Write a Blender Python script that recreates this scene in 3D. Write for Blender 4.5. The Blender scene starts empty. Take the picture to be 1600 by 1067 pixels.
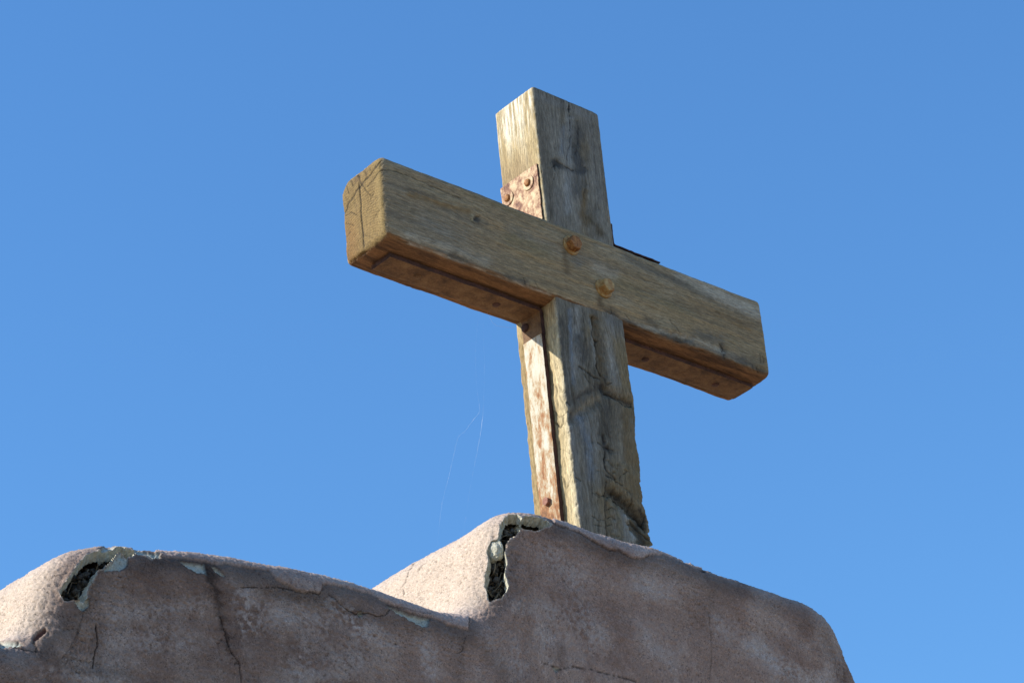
import bpy, math
import numpy as np
from mathutils import Matrix, Vector

# ------------------------------------------------------------------ camera
sc = bpy.context.scene
COL = sc.collection
F_PX = 4478.446
CAM_P = [0.9805567287214497, -0.44707682192618986, 0.5962881739940675]
CAM_T = np.array([0.15688636979797413, -0.05824890341442842, 5.758457931241706])

def rodrigues(r):
    r = np.array(r); a = np.linalg.norm(r); k = r / a
    K = np.array([[0, -k[2], k[1]], [k[2], 0, -k[0]], [-k[1], k[0], 0]])
    return np.eye(3) + np.sin(a) * K + (1 - np.cos(a)) * K @ K
RC = rodrigues(CAM_P)
CPOS = -RC.T @ CAM_T
cam_d = bpy.data.cameras.new('camera')
cam = bpy.data.objects.new('camera', cam_d); COL.objects.link(cam); sc.camera = cam
cam_d.sensor_fit = 'HORIZONTAL'; cam_d.sensor_width = 36.0
cam_d.lens = 36.0 * F_PX / 1600.0
cam_d.clip_start = 0.05; cam_d.clip_end = 20000
m = Matrix.Identity(4)
for i in range(3):
    m[i][0] = RC[0][i]; m[i][1] = -RC[1][i]; m[i][2] = -RC[2][i]; m[i][3] = CPOS[i]
cam.matrix_world = m
cam_d.dof.use_dof = False

# ------------------------------------------------------------------ sky, sun, exposure
SUN = np.array([-0.735, 0.44, 0.515]); SUN /= np.linalg.norm(SUN)   # towards the sun
SUN_EL = math.asin(SUN[2]); SUN_ROT = math.atan2(SUN[0], SUN[1])
world = bpy.data.worlds.new('World'); sc.world = world; world.use_nodes = True
nt = world.node_tree; nt.nodes.clear()
sky = nt.nodes.new('ShaderNodeTexSky'); sky.sky_type = 'NISHITA'; sky.sun_disc = False
sky.sun_elevation = SUN_EL; sky.sun_rotation = SUN_ROT
sky.altitude = 0; sky.air_density = 1.5; sky.dust_density = 0.0; sky.ozone_density = 10.0
bg = nt.nodes.new('ShaderNodeBackground'); bg.inputs['Strength'].default_value = 0.132
wo = nt.nodes.new('ShaderNodeOutputWorld')
hs = nt.nodes.new('ShaderNodeHueSaturation'); hs.inputs['Saturation'].default_value = 1.05
nt.links.new(sky.outputs[0], hs.inputs['Color']); nt.links.new(hs.outputs[0], bg.inputs[0]); nt.links.new(bg.outputs[0], wo.inputs[0])
sd = bpy.data.lights.new('sun', 'SUN'); sd.energy = 4.9; sd.angle = math.radians(0.53); sd.color = (1.0, 0.93, 0.82)
so = bpy.data.objects.new('sun', sd); COL.objects.link(so)
so.rotation_euler = Vector(SUN).to_track_quat('Z', 'Y').to_euler()
so.location = (-6, 4, 6)
sc.view_settings.view_transform = 'Standard'; sc.view_settings.look = 'None'
sc.view_settings.exposure = 0.69; sc.view_settings.gamma = 1.0
sc.view_settings.use_curve_mapping = False

# ------------------------------------------------------------------ numeric helpers
def to_px(P):
    """where a point of a surface stands in the 1600 px wide photograph (used to trace outlines of damage)"""
    c = P @ RC.T + CAM_T
    return np.stack([800 + F_PX * c[..., 0] / c[..., 2], 533.5 + F_PX * c[..., 1] / c[..., 2]], -1)

def on_plane(u, v, ax, val):
    d = RC.T @ np.array([(u - 800) / F_PX, (v - 533.5) / F_PX, 1.0])
    return CPOS + d * (val - CPOS[ax]) / d[ax]

_rs = np.random.RandomState(7)
_perm = _rs.permutation(256).astype(np.int32); _perm = np.concatenate([_perm, _perm, _perm])
_g = _rs.normal(size=(256, 3)).astype(np.float32); _g /= np.linalg.norm(_g, axis=1, keepdims=True)

def perlin(x, y, z):
    x, y, z = np.broadcast_arrays(x, y, z)
    xi = np.floor(x).astype(np.int64); yi = np.floor(y).astype(np.int64); zi = np.floor(z).astype(np.int64)
    xf = (x - xi).astype(np.float32); yf = (y - yi).astype(np.float32); zf = (z - zi).astype(np.float32)
    u = xf * xf * xf * (xf * (xf * 6 - 15) + 10); v = yf * yf * yf * (yf * (yf * 6 - 15) + 10)
    w = zf * zf * zf * (zf * (zf * 6 - 15) + 10)
    xi &= 255; yi &= 255; zi &= 255
    def g(a, b, c):
        h = _perm[_perm[_perm[xi + a] + yi + b] + zi + c]
        gr = _g[h]
        return gr[..., 0] * (xf - a) + gr[..., 1] * (yf - b) + gr[..., 2] * (zf - c)
    def L(a, b, t): return a + (b - a) * t
    return L(L(L(g(0,0,0), g(1,0,0), u), L(g(0,1,0), g(1,1,0), u), v),
             L(L(g(0,0,1), g(1,0,1), u), L(g(0,1,1), g(1,1,1), u), v), w) * 1.5

def fbm(P, sc_, octv=4, seed=0.0, gain=0.5):
    s = np.array(sc_, float) * np.ones(3)
    out = 0; a = 1.0; t = 0
    for o in range(octv):
        k = 2.03 ** o
        out = out + a * perlin(P[..., 0] * s[0] * k + seed + 17.3 * o, P[..., 1] * s[1] * k + seed * 1.7 + 5.1 * o, P[..., 2] * s[2] * k + seed * 2.3)
        t += a; a *= gain
    return out / t * 1.4

def smooth(a, b, x):
    t = np.clip((x - a) / (b - a), 0, 1); return t * t * (3 - 2 * t)
def mix(a, b, t):
    return a * (1 - t)[..., None] + np.asarray(b) * t[..., None]

def dist_poly(U, pts, closed=False):
    """distance of points U (...,2) to a polyline, optional signed inside (negative inside)"""
    pts = np.array(pts, float)
    best = np.full(U.shape[:-1], 1e9); inside = np.zeros(U.shape[:-1], bool)
    n = len(pts)
    lo = pts.min(0) - 60; hi = pts.max(0) + 60
    near = (U[..., 0] > lo[0]) & (U[..., 0] < hi[0]) & (U[..., 1] > lo[1]) & (U[..., 1] < hi[1])
    V = U[near]; b = np.full(len(V), 1e9); ins = np.zeros(len(V), bool)
    for i in range(n if closed else n - 1):
        A = pts[i]; B = pts[(i + 1) % n]; e = B - A
        t = np.clip(((V - A) @ e) / (e @ e + 1e-9), 0, 1)
        d = np.hypot(V[:, 0] - A[0] - t * e[0], V[:, 1] - A[1] - t * e[1])
        b = np.minimum(b, d)
        if closed:
            c = (A[1] > V[:, 1]) != (B[1] > V[:, 1])
            xx = (B[0] - A[0]) * (V[:, 1] - A[1]) / (B[1] - A[1] + 1e-12) + A[0]
            ins ^= c & (V[:, 0] < xx)
    if closed: b = np.where(ins, -b, b)
    best[near] = b
    return best

def grid_normals(P):
    du = np.gradient(P, axis=1); dv = np.gradient(P, axis=0)
    N = np.cross(du, dv); N /= np.linalg.norm(N, axis=-1, keepdims=True) + 1e-12
    return N

def mesh_obj(name, V, Fq, mats, parent=None, colors=None, mat_idx=None, smooth_=True, tris=None, extra=None):
    me = bpy.data.meshes.new(name)
    V = np.asarray(V, np.float32).reshape(-1, 3); Fq = np.asarray(Fq, np.int32)
    me.vertices.add(len(V)); me.vertices.foreach_set('co', V.ravel())
    nf = len(Fq); me.loops.add(nf * 4); me.polygons.add(nf)
    me.loops.foreach_set('vertex_index', Fq.ravel())
    me.polygons.foreach_set('loop_start', np.arange(0, nf * 4, 4, dtype=np.int32))
    me.polygons.foreach_set('loop_total', np.full(nf, 4, np.int32))
    me.polygons.foreach_set('use_smooth', np.full(nf, smooth_, bool))
    for mm in mats: me.materials.append(mm)
    if mat_idx is not None: me.polygons.foreach_set('material_index', np.asarray(mat_idx, np.int32))
    me.update(calc_edges=True)
    if colors is not None:
        a = me.color_attributes.new('tint', 'FLOAT_COLOR', 'POINT')
        c = np.ones((len(V), 4), np.float32); c[:, :3] = np.clip(np.asarray(colors).reshape(-1, 3), 0.001, 1)
        a.data.foreach_set('color', c.ravel())
    me.validate()
    o = bpy.data.objects.new(name, me); COL.objects.link(o)
    if parent: o.parent = parent
    return o

def thing(name, label, cat, loc=(0, 0, 0), group=None):
    o = bpy.data.objects.new(name, None); COL.objects.link(o); o.empty_display_size = 0.1
    o.location = loc; o['label'] = label; o['category'] = cat
    if group: o['group'] = group
    return o

class MB:
    """collects shapes into one mesh"""
    def __init__(s): s.v = []; s.f = []; s.n = 0
    def add(s, v, f):
        v = [tuple(p) for p in v]; s.v += v; s.f += [tuple(i + s.n for i in q) for q in f]; s.n += len(v)
    def tube(s, pts, r, k=6):
        pts = np.array(pts, float); n = len(pts); r = np.ones(n) * r
        V = []
        T = np.gradient(pts, axis=0); T /= np.linalg.norm(T, axis=1, keepdims=True) + 1e-9
        a = np.cross(T[0], (0.3, 0.2, 0.9)); a /= np.linalg.norm(a)
        for i in range(n):
            a = a - T[i] * (a @ T[i]); a /= np.linalg.norm(a); b = np.cross(T[i], a)
            for j in range(k):
                t = 2 * math.pi * j / k; V.append(pts[i] + r[i] * (a * math.cos(t) + b * math.sin(t)))
        Fc = [(i * k + j, i * k + (j + 1) % k, (i + 1) * k + (j + 1) % k, (i + 1) * k + j) for i in range(n - 1) for j in range(k)]
        Fc += [tuple(range(k))[::-1], tuple((n - 1) * k + j for j in range(k))]
        s.add(V, Fc)
    def lathe(s, c, ax, prof, k=24, rot=0.0, jitter=0.0, seed=0):
        """prof: list of (radius, height along ax)"""
        rs = np.random.RandomState(seed)
        c = np.array(c, float); ax = np.array(ax, float); ax /= np.linalg.norm(ax)
        a = np.cross(ax, (0.31, 0.2, 0.93)); a /= np.linalg.norm(a); b = np.cross(ax, a)
        jit = 1 + jitter * rs.normal(size=k)
        V = []
        for r, h in prof:
            for j in range(k):
                t = 2 * math.pi * j / k + rot
                V.append(c + ax * h + r * jit[j] * (a * math.cos(t) + b * math.sin(t)))
        n = len(prof)
        Fc = [(i * k + j, i * k + (j + 1) % k, (i + 1) * k + (j + 1) % k, (i + 1) * k + j) for i in range(n - 1) for j in range(k)]
        Fc += [tuple(range(k))[::-1], tuple((n - 1) * k + j for j in range(k))]
        s.add(V, Fc)
    def build(s, name, mat, parent=None, smooth_=False):
        me = bpy.data.meshes.new(name); me.from_pydata(s.v, [], s.f); me.materials.append(mat)
        if smooth_: me.polygons.foreach_set('use_smooth', [True] * len(me.polygons))
        me.update(); o = bpy.data.objects.new(name, me); COL.objects.link(o)
        if parent: o.parent = parent
        return o

# ------------------------------------------------------------------ materials
def new_mat(name):
    mt = bpy.data.materials.new(name); mt.use_nodes = True
    n = mt.node_tree; b = n.nodes['Principled BSDF']
    return mt, n, b
def noise_node(n, scale, detail=6, rough=0.6, vec=None, stretch=None):
    t = n.nodes.new('ShaderNodeTexNoise'); t.inputs['Scale'].default_value = scale
    t.inputs['Detail'].default_value = detail; t.inputs['Roughness'].default_value = rough
    tc = n.nodes.new('ShaderNodeTexCoord')
    if stretch:
        mp = n.nodes.new('ShaderNodeMapping'); mp.inputs['Scale'].default_value = stretch
        n.links.new(tc.outputs['Object'], mp.inputs['Vector']); n.links.new(mp.outputs[0], t.inputs['Vector'])
    else: n.links.new(tc.outputs['Object'], t.inputs['Vector'])
    return t
def ramp(n, src, a, b, ca, cb):
    r = n.nodes.new('ShaderNodeMapRange'); n.links.new(src, r.inputs['Value'])
    r.inputs['From Min'].default_value = a; r.inputs['From Max'].default_value = b
    r.inputs['To Min'].default_value = ca; r.inputs['To Max'].default_value = cb
    return r.outputs['Result']
def mul_color(n, col, fac_sock):
    vm = n.nodes.new('ShaderNodeVectorMath'); vm.operation = 'SCALE'
    n.links.new(col, vm.inputs[0]); n.links.new(fac_sock, vm.inputs['Scale'])
    return vm.outputs[0]
def bump(n, b, src, strength, dist, prev=None):
    bp = n.nodes.new('ShaderNodeBump'); bp.inputs['Strength'].default_value = strength; bp.inputs['Distance'].default_value = dist
    n.links.new(src, bp.inputs['Height'])
    if prev: n.links.new(prev, bp.inputs['Normal'])
    n.links.new(bp.outputs[0], b.inputs['Normal'])
    return bp.outputs[0]
def attr(n):
    a = n.nodes.new('ShaderNodeAttribute'); a.attribute_name = 'tint'; return a.outputs['Color']

def wood_mat(name, stretch):
    mt, n, b = new_mat(name)
    g = noise_node(n, 1.0, 8, 0.65, stretch=stretch)
    g2 = noise_node(n, 420, 3, 0.6)
    c = mul_color(n, attr(n), ramp(n, g.outputs[0], 0.34, 0.66, 0.66, 1.32))
    c = mul_color(n, c, ramp(n, g2.outputs[0], 0.3, 0.7, 0.86, 1.14))
    n.links.new(c, b.inputs['Base Color']); b.inputs['Roughness'].default_value = 0.82
    b.inputs['Specular IOR Level'].default_value = 0.25
    p = bump(n, b, g.outputs[0], 0.5, 0.002); bump(n, b, g2.outputs[0], 0.3, 0.0008, p)
    return mt
M_BEAM = wood_mat('weathered_wood_beam', (60, 420, 420))
M_POST = wood_mat('weathered_wood_post', (420, 420, 60))

def stucco_mat():
    mt, n, b = new_mat('stucco')
    g = noise_node(n, 330, 4, 0.7); g2 = noise_node(n, 120, 6, 0.7)
    c = mul_color(n, attr(n), ramp(n, g.outputs[0], 0.3, 0.7, 0.80, 1.20))
    c = mul_color(n, c, ramp(n, g2.outputs[0], 0.3, 0.7, 0.88, 1.12))
    g3 = noise_node(n, 420, 1, 0.5); g4 = noise_node(n, 300, 1, 0.5); g5 = noise_node(n, 24, 4, 0.6)
    mm = n.nodes.new('ShaderNodeMath'); mm.operation = 'ADD'; n.links.new(g3.outputs[0], mm.inputs[0]); n.links.new(ramp(n, g5.outputs[0], 0.35, 0.65, -0.05, 0.06), mm.inputs[1])
    c = mul_color(n, c, ramp(n, mm.outputs[0], 0.62, 0.70, 1.0, 0.55))
    c = mul_color(n, c, ramp(n, g4.outputs[0], 0.62, 0.72, 1.0, 1.35))
    n.links.new(c, b.inputs['Base Color']); b.inputs['Roughness'].default_value = 0.95
    b.inputs['Specular IOR Level'].default_value = 0.15
    p = bump(n, b, g.outputs[0], 0.7, 0.0018); bump(n, b, g2.outputs[0], 0.4, 0.003, p)
    return mt
M_STUCCO = stucco_mat()
def plain_noise(name, c1, c2, scale, rough=0.9, bd=0.002, bs=0.6, lo=0.35, hi=0.65, metallic=0.0):
    mt, n, b = new_mat(name)
    g = noise_node(n, scale, 8, 0.7)
    cr = n.nodes.new('ShaderNodeValToRGB'); cr.color_ramp.elements[0].position = lo; cr.color_ramp.elements[1].position = hi
    cr.color_ramp.elements[0].color = (*c1, 1); cr.color_ramp.elements[1].color = (*c2, 1)
    n.links.new(g.outputs[0], cr.inputs[0]); n.links.new(cr.outputs[0], b.inputs['Base Color'])
    b.inputs['Roughness'].default_value = rough; b.inputs['Metallic'].default_value = metallic
    b.inputs['Specular IOR Level'].default_value = 0.25
    bump(n, b, g.outputs[0], bs, bd)
    return mt
M_RENDER = plain_noise('broken_plaster', (0.34, 0.33, 0.26), (0.56, 0.54, 0.43), 150, 0.95, 0.004, 0.9)
M_CORE = plain_noise('dark_core', (0.010, 0.010, 0.010), (0.16, 0.15, 0.13), 110, 0.95, 0.01, 1.0)
M_STRAW = plain_noise('straw', (0.07, 0.055, 0.035), (0.30, 0.25, 0.17), 90, 0.8)
M_WEB = plain_noise('web_silk', (0.8, 0.8, 0.8), (0.9, 0.9, 0.9), 50, 0.4)
M_BOLT = plain_noise('rusty_bolt', (0.13, 0.045, 0.014), (0.40, 0.19, 0.055), 160, 0.65, 0.0015, 0.8)
M_BOLTP = plain_noise('zinc_washer', (0.26, 0.115, 0.028), (0.46, 0.32, 0.13), 90, 0.6, 0.001, 0.7)
M_BOLTR = plain_noise('pink_rust_bolt', (0.15, 0.055, 0.035), (0.28, 0.13, 0.09), 200, 0.7, 0.001, 0.7)

def rust_mat(name, layers, scale=34, seed=0.0, rough=0.75, low_rust=False):
    """layers: colour stops for a blotchy rust"""
    mt, n, b = new_mat(name)
    g = noise_node(n, 1.0, 10, 0.70, stretch=(scale, scale, scale * (0.4 if low_rust else 0.8))); g.inputs['Distortion'].default_value = 0.15
    tcn = noise_node(n, scale * 9, 5, 0.7)
    cr = n.nodes.new('ShaderNodeValToRGB'); els = cr.color_ramp.elements
    while len(els) < len(layers): els.new(0.5)
    for e, (p, c) in zip(els, layers): e.position = p; e.color = (*c, 1)
    src = g.outputs[0]
    if low_rust:   # rustier towards the foot, where the paint has gone
        tc = n.nodes.new('ShaderNodeTexCoord'); sp = n.nodes.new('ShaderNodeSeparateXYZ'); n.links.new(tc.outputs['Object'], sp.inputs[0])
        r_ = ramp(n, sp.outputs['Z'], 0.20, 0.50, -0.12, 0.055)
        ad = n.nodes.new('ShaderNodeMath'); ad.operation = 'ADD'; n.links.new(src, ad.inputs[0]); n.links.new(r_, ad.inputs[1]); src = ad.outputs[0]
    n.links.new(src, cr.inputs[0])
    c = mul_color(n, cr.outputs[0], ramp(n, tcn.outputs[0], 0.3, 0.7, 0.75, 1.25))
    n.links.new(c, b.inputs['Base Color']); b.inputs['Roughness'].default_value = rough
    b.inputs['Specular IOR Level'].default_value = 0.3
    p = bump(n, b, g.outputs[0], 0.6, 0.003); bump(n, b, tcn.outputs[0], 0.5, 0.001, p)
    return mt
M_RUST_L = rust_mat('flaking_rust', [(0.30, (0.10, 0.045, 0.018)), (0.40, (0.26, 0.115, 0.042)), (0.47, (0.32, 0.235, 0.14)), (0.525, (0.41, 0.36, 0.265)), (0.62, (0.47, 0.44, 0.365))], 62, low_rust=True)
M_RUST_P = rust_mat('pink_rust', [(0.34, (0.085, 0.04, 0.028)), (0.42, (0.22, 0.11, 0.065)), (0.50, (0.40, 0.275, 0.165)), (0.60, (0.50, 0.42, 0.26))], 46)
M_RUST_U = rust_mat('brown_rust', [(0.32, (0.055, 0.028, 0.014)), (0.50, (0.135, 0.072, 0.031)), (0.68, (0.20, 0.120, 0.055))], 30)
M_RUST_D = rust_mat('dark_rust_and_shade', [(0.35, (0.03, 0.014, 0.010)), (0.65, (0.09, 0.04, 0.03))], 40)

# ------------------------------------------------------------------ ground
def build_ground():
    mt, n, b = new_mat('sandy_ground')
    g = noise_node(n, 0.8, 8, 0.6)
    cr = n.nodes.new('ShaderNodeValToRGB')
    cr.color_ramp.elements[0].color = (0.30, 0.21, 0.13, 1); cr.color_ramp.elements[1].color = (0.42, 0.31, 0.20, 1)
    n.links.new(g.outputs[0], cr.inputs[0]); n.links.new(cr.outputs[0], b.inputs['Base Color'])
    b.inputs['Roughness'].default_value = 0.95; bump(n, b, g.outputs[0], 0.5, 0.05)
    S = 6000
    o = mesh_obj('ground', [(-S, -S, -4.6), (S, -S, -4.6), (S, S, -4.6), (-S, S, -4.6)], [(0, 1, 2, 3)], [mt])
    o['kind'] = 'structure'
build_ground()

# ------------------------------------------------------------------ stucco wall
YF, RF, YB, RB = -0.17, 0.07, 0.33, 0.06
TH = 0.020
OUT = [(-5.2,-1.45),(-4,-1.44),(-2.55,-1.43),(-2.46,-1.42),(-2.41,-1.38),(-2.39,-1.31),(-2.37,-1.24),(-2.33,-1.19),(-2.26,-1.165),
 (-2.1,-1.14),(-1.8,-1.105),(-1.6,-1.095),(-1.50,-1.092),(-1.45,-1.086),(-1.422,-1.066),(-1.405,-1.03),(-1.395,-0.99),(-1.38,-0.95),(-1.355,-0.917),
 (-1.32,-0.896),(-1.28,-0.882),(-1.235,-0.872),(-1.17,-0.860),(-1.11,-0.850),(-1.05,-0.843),(-0.98,-0.835),(-0.85,-0.829),(-0.78,-0.829),
 (-0.71,-0.831),(-0.65,-0.833),(-0.58,-0.836),(-0.535,-0.833),(-0.508,-0.812),(-0.490,-0.775),(-0.474,-0.725),(-0.459,-0.675),(-0.443,-0.635),(-0.412,-0.603),
 (-0.37,-0.590),(-0.30,-0.586),(-0.2,-0.587),(-0.06,-0.588),(0.1,-0.596),(0.26,-0.602),(0.355,-0.606),(0.402,-0.620),(0.434,-0.650),(0.453,-0.69),
 (0.480,-0.77),(0.50,-0.83),(0.53,-0.855),(0.58,-0.862),(0.65,-0.86),(0.85,-0.855),(1.05,-0.868),(1.235,-0.895),(1.3,-0.92),(1.35,-0.96),(1.37,-1.02),
 (1.40,-1.08),(1.45,-1.105),(1.6,-1.11),(1.9,-1.13),(2.2,-1.17),(2.3,-1.21),(2.34,-1.28),(2.37,-1.36),(2.42,-1.42),(2.55,-1.44),(4,-1.45),(5.2,-1.46)]

def outline():
    P = np.array(OUT, float)
    seg = np.hypot(*np.diff(P, axis=0).T); L = np.concatenate([[0], np.cumsum(seg)])
    t = np.arange(0, L[-1], 0.002)
    Q = np.stack([np.interp(t, L, P[:, 0]), np.interp(t, L, P[:, 1])], -1)
    def gs(A, sig):
        k = np.arange(-int(4 * sig), int(4 * sig) + 1); w = np.exp(-k * k / (2 * sig * sig)); w /= w.sum()
        pad = np.pad(A, ((len(k) // 2,) * 2, (0, 0)), 'reflect', reflect_type='odd')
        return np.stack([np.convolve(pad[:, i], w, 'valid') for i in range(A.shape[1])], -1)
    Q = gs(Q, 6.0)
    X = gs(Q, 50)[:, 0]; X = np.maximum.accumulate(X)
    T = np.gradient(Q, axis=0); T /= np.linalg.norm(T, axis=1, keepdims=True)
    N = np.stack([-T[:, 1], T[:, 0]], -1)                # outwards (up)
    N = gs(N, 6.0); N /= np.linalg.norm(N, axis=1, keepdims=True)
    # choose samples: fine where the photograph looks, coarse elsewhere
    fine = (Q[:, 0] > -1.62) & (Q[:, 0] < 0.60)
    idx = []; i = 0
    acc = 0
    while i < len(t):
        idx.append(i); i += 1 if fine[i] else 9
    return Q, N, X, np.array(idx)

def wall_surface(shrink=0.0, coarse=1):
    Q, N, X, idx = outline(); idx = idx[::coarse]
    Q, N, X = Q[idx], N[idx], X[idx]; t = idx * 0.002
    # resample fine part to 2.4 mm: every step is 2 mm already
    Q = Q - N * shrink
    yf, yb = YF + shrink, YB - shrink; rf = RF - shrink * 0.5
    rows = []; tag = []
    zb = -1.42
    I = Q - N * rf
    B = np.stack([X, np.full(len(X), zb)], -1)
    B[:, 1] = np.minimum(B[:, 1], I[:, 1] - 0.12)
    for z in (-4.6 - 0.02, -3.6, -2.7, -2.1):
        rows.append(np.stack([B[:, 0], np.full(len(X), yf), np.full(len(X), z)], -1))
    nfr = 210 // coarse
    for k in range(nfr + 1):
        f = k / nfr; f = 1 - (1 - f) ** 1.35             # finer near the top
        q = B + (I - B) * f
        rows.append(np.stack([q[:, 0], np.full(len(X), yf), q[:, 1]], -1))
    na = 46 // coarse
    for k in range(1, na + 1):
        a = 0.5 * math.pi * k / na
        q = I + N * rf * math.sin(a)
        rows.append(np.stack([q[:, 0], np.full(len(X), yf + rf * (1 - math.cos(a))), q[:, 1]], -1))
    y0, y1 = yf + rf, yb - RB; nt_ = 110 // coarse
    for k in range(1, nt_ + 1):
        y = y0 + (y1 - y0) * k / nt_
        rows.append(np.stack([Q[:, 0], np.full(len(X), y), Q[:, 1]], -1))
    for k in range(1, 9):
        a = 0.5 * math.pi * k / 8
        q = Q - N * RB * (1 - math.cos(a))
        rows.append(np.stack([q[:, 0], np.full(len(X), y1 + RB * math.sin(a)), q[:, 1]], -1))
    for z in (-1.6, -2.4, -3.4, -4.62):
        rows.append(np.stack([X, np.full(len(X), yb), np.full(len(X), z)], -1))
    P = np.array(rows)                                   # rows x cols x 3
    return P, t

HOLE_A = [(794,804),(786,809),(781,818),(778,833),(777,842),(768,843),(762,852),(760,864),(761,878),(759,892),(757,902),(757,915),(759,928),(764,944),(770,939),(776,937),
 (784,935),(792,925),(796,916),(793,906),(790,898),(791,886),(793,876),(790,862),(791,850),(797,841),(806,837),(811,830),(814,827),(828,829),(838,830),(852,826),(861,822),(853,815),(845,811),
 (832,808),(820,806),(816,809),(812,806),(807,804)]
HOLE_B = [(133,866),(143,862),(154,859),(170,855),(192,855),(209,858),(225,861),(238,864),(243,869),(238,876),(231,874),(222,868),(213,867),(208,871),(197,874),(190,868),(182,868),(180,874),(176,880),(166,886),(161,892),(155,892),
 (148,906),(139,919),(135,928),(137,938),(132,943),(124,940),(117,941),(108,941),(100,942),(93,935),(91,924),(97,915),(107,900),(118,884),(126,874)]
FLAKES = [  # pale undercoat where the outer coat has come off
 [(176,880),(182,868),(190,866),(199,872),(200,881),(191,890),(175,890),(166,892),(161,892),(166,886)],
 [(117,941),(124,938),(137,936),(138,947),(130,954),(124,953)],
 [(280,876),(300,877),(320,880),(324,896),(308,893),(295,886)],
 [(331,884),(342,889),(352,898),(345,899),(338,893)],
 [(604,944),(622,952),(640,957),(656,962),(673,964),(669,977),(662,978),(645,970),(628,961)],
 [(560,957),(566,955),(567,961),(561,963)],
 [(0,1003),(14,1002),(30,1004),(36,1008),(20,1011),(0,1013)],
 [(208,857),(228,859),(250,864),(252,869),(240,872),(230,868),(214,866)],
 [(862,1041),(871,1043),(876,1047),(868,1048)],
 [(153,858),(170,854),(178,857),(162,863)],
]
RUSTSPOT = [(49,997),(58,988),(70,980),(73,985),(66,993),(55,1001)]
# cap layer: a thin raised skim of mortar along the top whose lower edge is ragged
CAP = [[(244,866),(262,869),(300,872),(330,880),(352,880),(420,890),(432,905),(448,912),(462,922),(480,926),(500,926),(503,913),(540,918),(580,928),(605,940),(640,955),(676,962),(700,974),(732,982),(738,960),(700,940),(640,905),(560,880),(400,840),(240,840)],
       [(864,819),(880,826),(905,832),(930,845),(950,856),(965,858),(985,869),(1003,873),(1012,868),(1035,868),(1060,877),(1110,894),(1160,908),(1160,880),(1040,830),(980,800),(900,780),(860,790)]]
CRACKS = [ # (points, width px, depth m, darkness)
 ([(148,976),(151,988),(152,998),(151,1012),(148,1018),(146,1032),(144,1044)], 1.6, .0045, .8),
 ([(344,962),(350,975),(353,995),(360,1014),(366,1026),(373,1033),(375,1045),(377,1067)], 1.3, .004, .8),
 ([(372,1033),(366,1038)], 1.0, .003, .7),
 ([(118,1050),(124,1051)], 1.6, .003, .8), ([(52,1001),(56,1010),(57,1018),(48,1017),(30,1012),(20,1012)], 2.0, .005, .8),
 ([(376,917),(400,917),(445,918),(455,921),(470,926),(486,926),(500,927),(502,914)], 1.0, .0035, .85),
 ([(512,928),(525,937),(540,950),(556,959),(575,958),(592,962),(603,960),(610,950)], 1.1, .004, .75),
 ([(733,963),(733,972),(732,981)], 1.4, .005, .9), ([(729,995),(726,1004),(724,1016),(716,1019)], 1.0, .003, .7),
 ([(661,866),(652,875),(645,882),(640,892),(634,905),(631,918),(630,932)], 1.0, .003, .75),
 ([(662,880),(656,887),(652,893)], .8, .002, .5),
 ([(862,818),(880,826),(905,832),(930,845),(952,857),(966,858),(984,869),(1003,873),(1013,868)], 1.0, .0035, .7),
 ([(846,1034),(864,1041),(876,1046),(890,1041),(910,1043),(930,1046),(955,1054),(980,1060),(1004,1068)], 1.1, .0035, .75),
 ([(1107,956),(1110,985),(1112,1010),(1112,1035),(1109,1067)], .9, .002, .45),
 ([(1320,1060),(1316,1040)], .9, .002, .4), ([(1094,890),(1102,893)], 1.6, .004, .9),
 ([(605,943),(625,949),(650,955),(672,958)], 1.1, .003, .6),
 ([(140,1035),(120,1032),(100,1026),(80,1022),(60,1018)], 1.0, .002, .45),
 ([(880,905),(905,935),(925,965),(935,990)], 1.0, .0015, .25),
]
STAINS = [ # darker streaks (points, width px, strength)
 ([(325,890),(335,912),(340,935),(346,965),(352,990),(360,1012)], 5.5, .5), ([(330,895),(338,930)], 12, .25), ([(150,980),(150,1010),(148,1040),(165,1067)], 9, .22),
 ([(380,905),(420,925),(470,932),(540,950),(600,970),(700,985),(760,1010),(790,1060)], 13, .25),
 ([(60,1020),(100,1040),(140,1050),(200,1056)], 9, .25), ([(720,1010),(715,1040),(718,1067)], 12, .2),
 ([(800,850),(798,880),(800,910),(790,935),(770,955)], 16, .28), ([(145,905),(138,930),(120,960),(100,985),(70,1010)], 18, .30),
 ([(870,830),(950,862),(1050,890),(1150,925),(1230,950),(1285,985),(1305,1030),(1320,1067)], 14, .22),
 ([(160,885),(250,880),(330,890)], 16, .22), ([(875,1010),(880,1035)], 8, .3), ([(1090,960),(1120,930)], 26, .16),
]

BLEACH = [([(385,935),(388,975)], 18, .75), ([(520,945),(545,960),(562,985)], 13, .8), ([(575,985),(600,1000)], 20, .5), ([(665,1010),(675,1050)], 12, .65), ([(430,960),(500,975)], 22, .5),
 ([(470,1030),(480,1060)], 30, .4), ([(180,960),(260,950),(310,945)], 14, .35), ([(180,1000),(290,1000)], 22, .4), ([(70,1050),(120,1055),(180,1062)], 9, .5), ([(860,870),(900,900)], 22, .5), ([(905,960),(930,1000)], 26, .5),
 ([(1000,905),(1040,930)], 20, .4), ([(1115,970),(1135,985)], 16, .5), ([(1180,1010),(1215,1035),(1250,1060)], 14, .7), ([(800,1010),(815,1045)], 12, .45), ([(760,990),(775,1020)], 10, .4), ([(1010,1000),(1040,1020)], 22, .35), ([(700,985),(712,1000)], 8, .35), ([(860,950),(870,1000)], 18, .35)]

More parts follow.
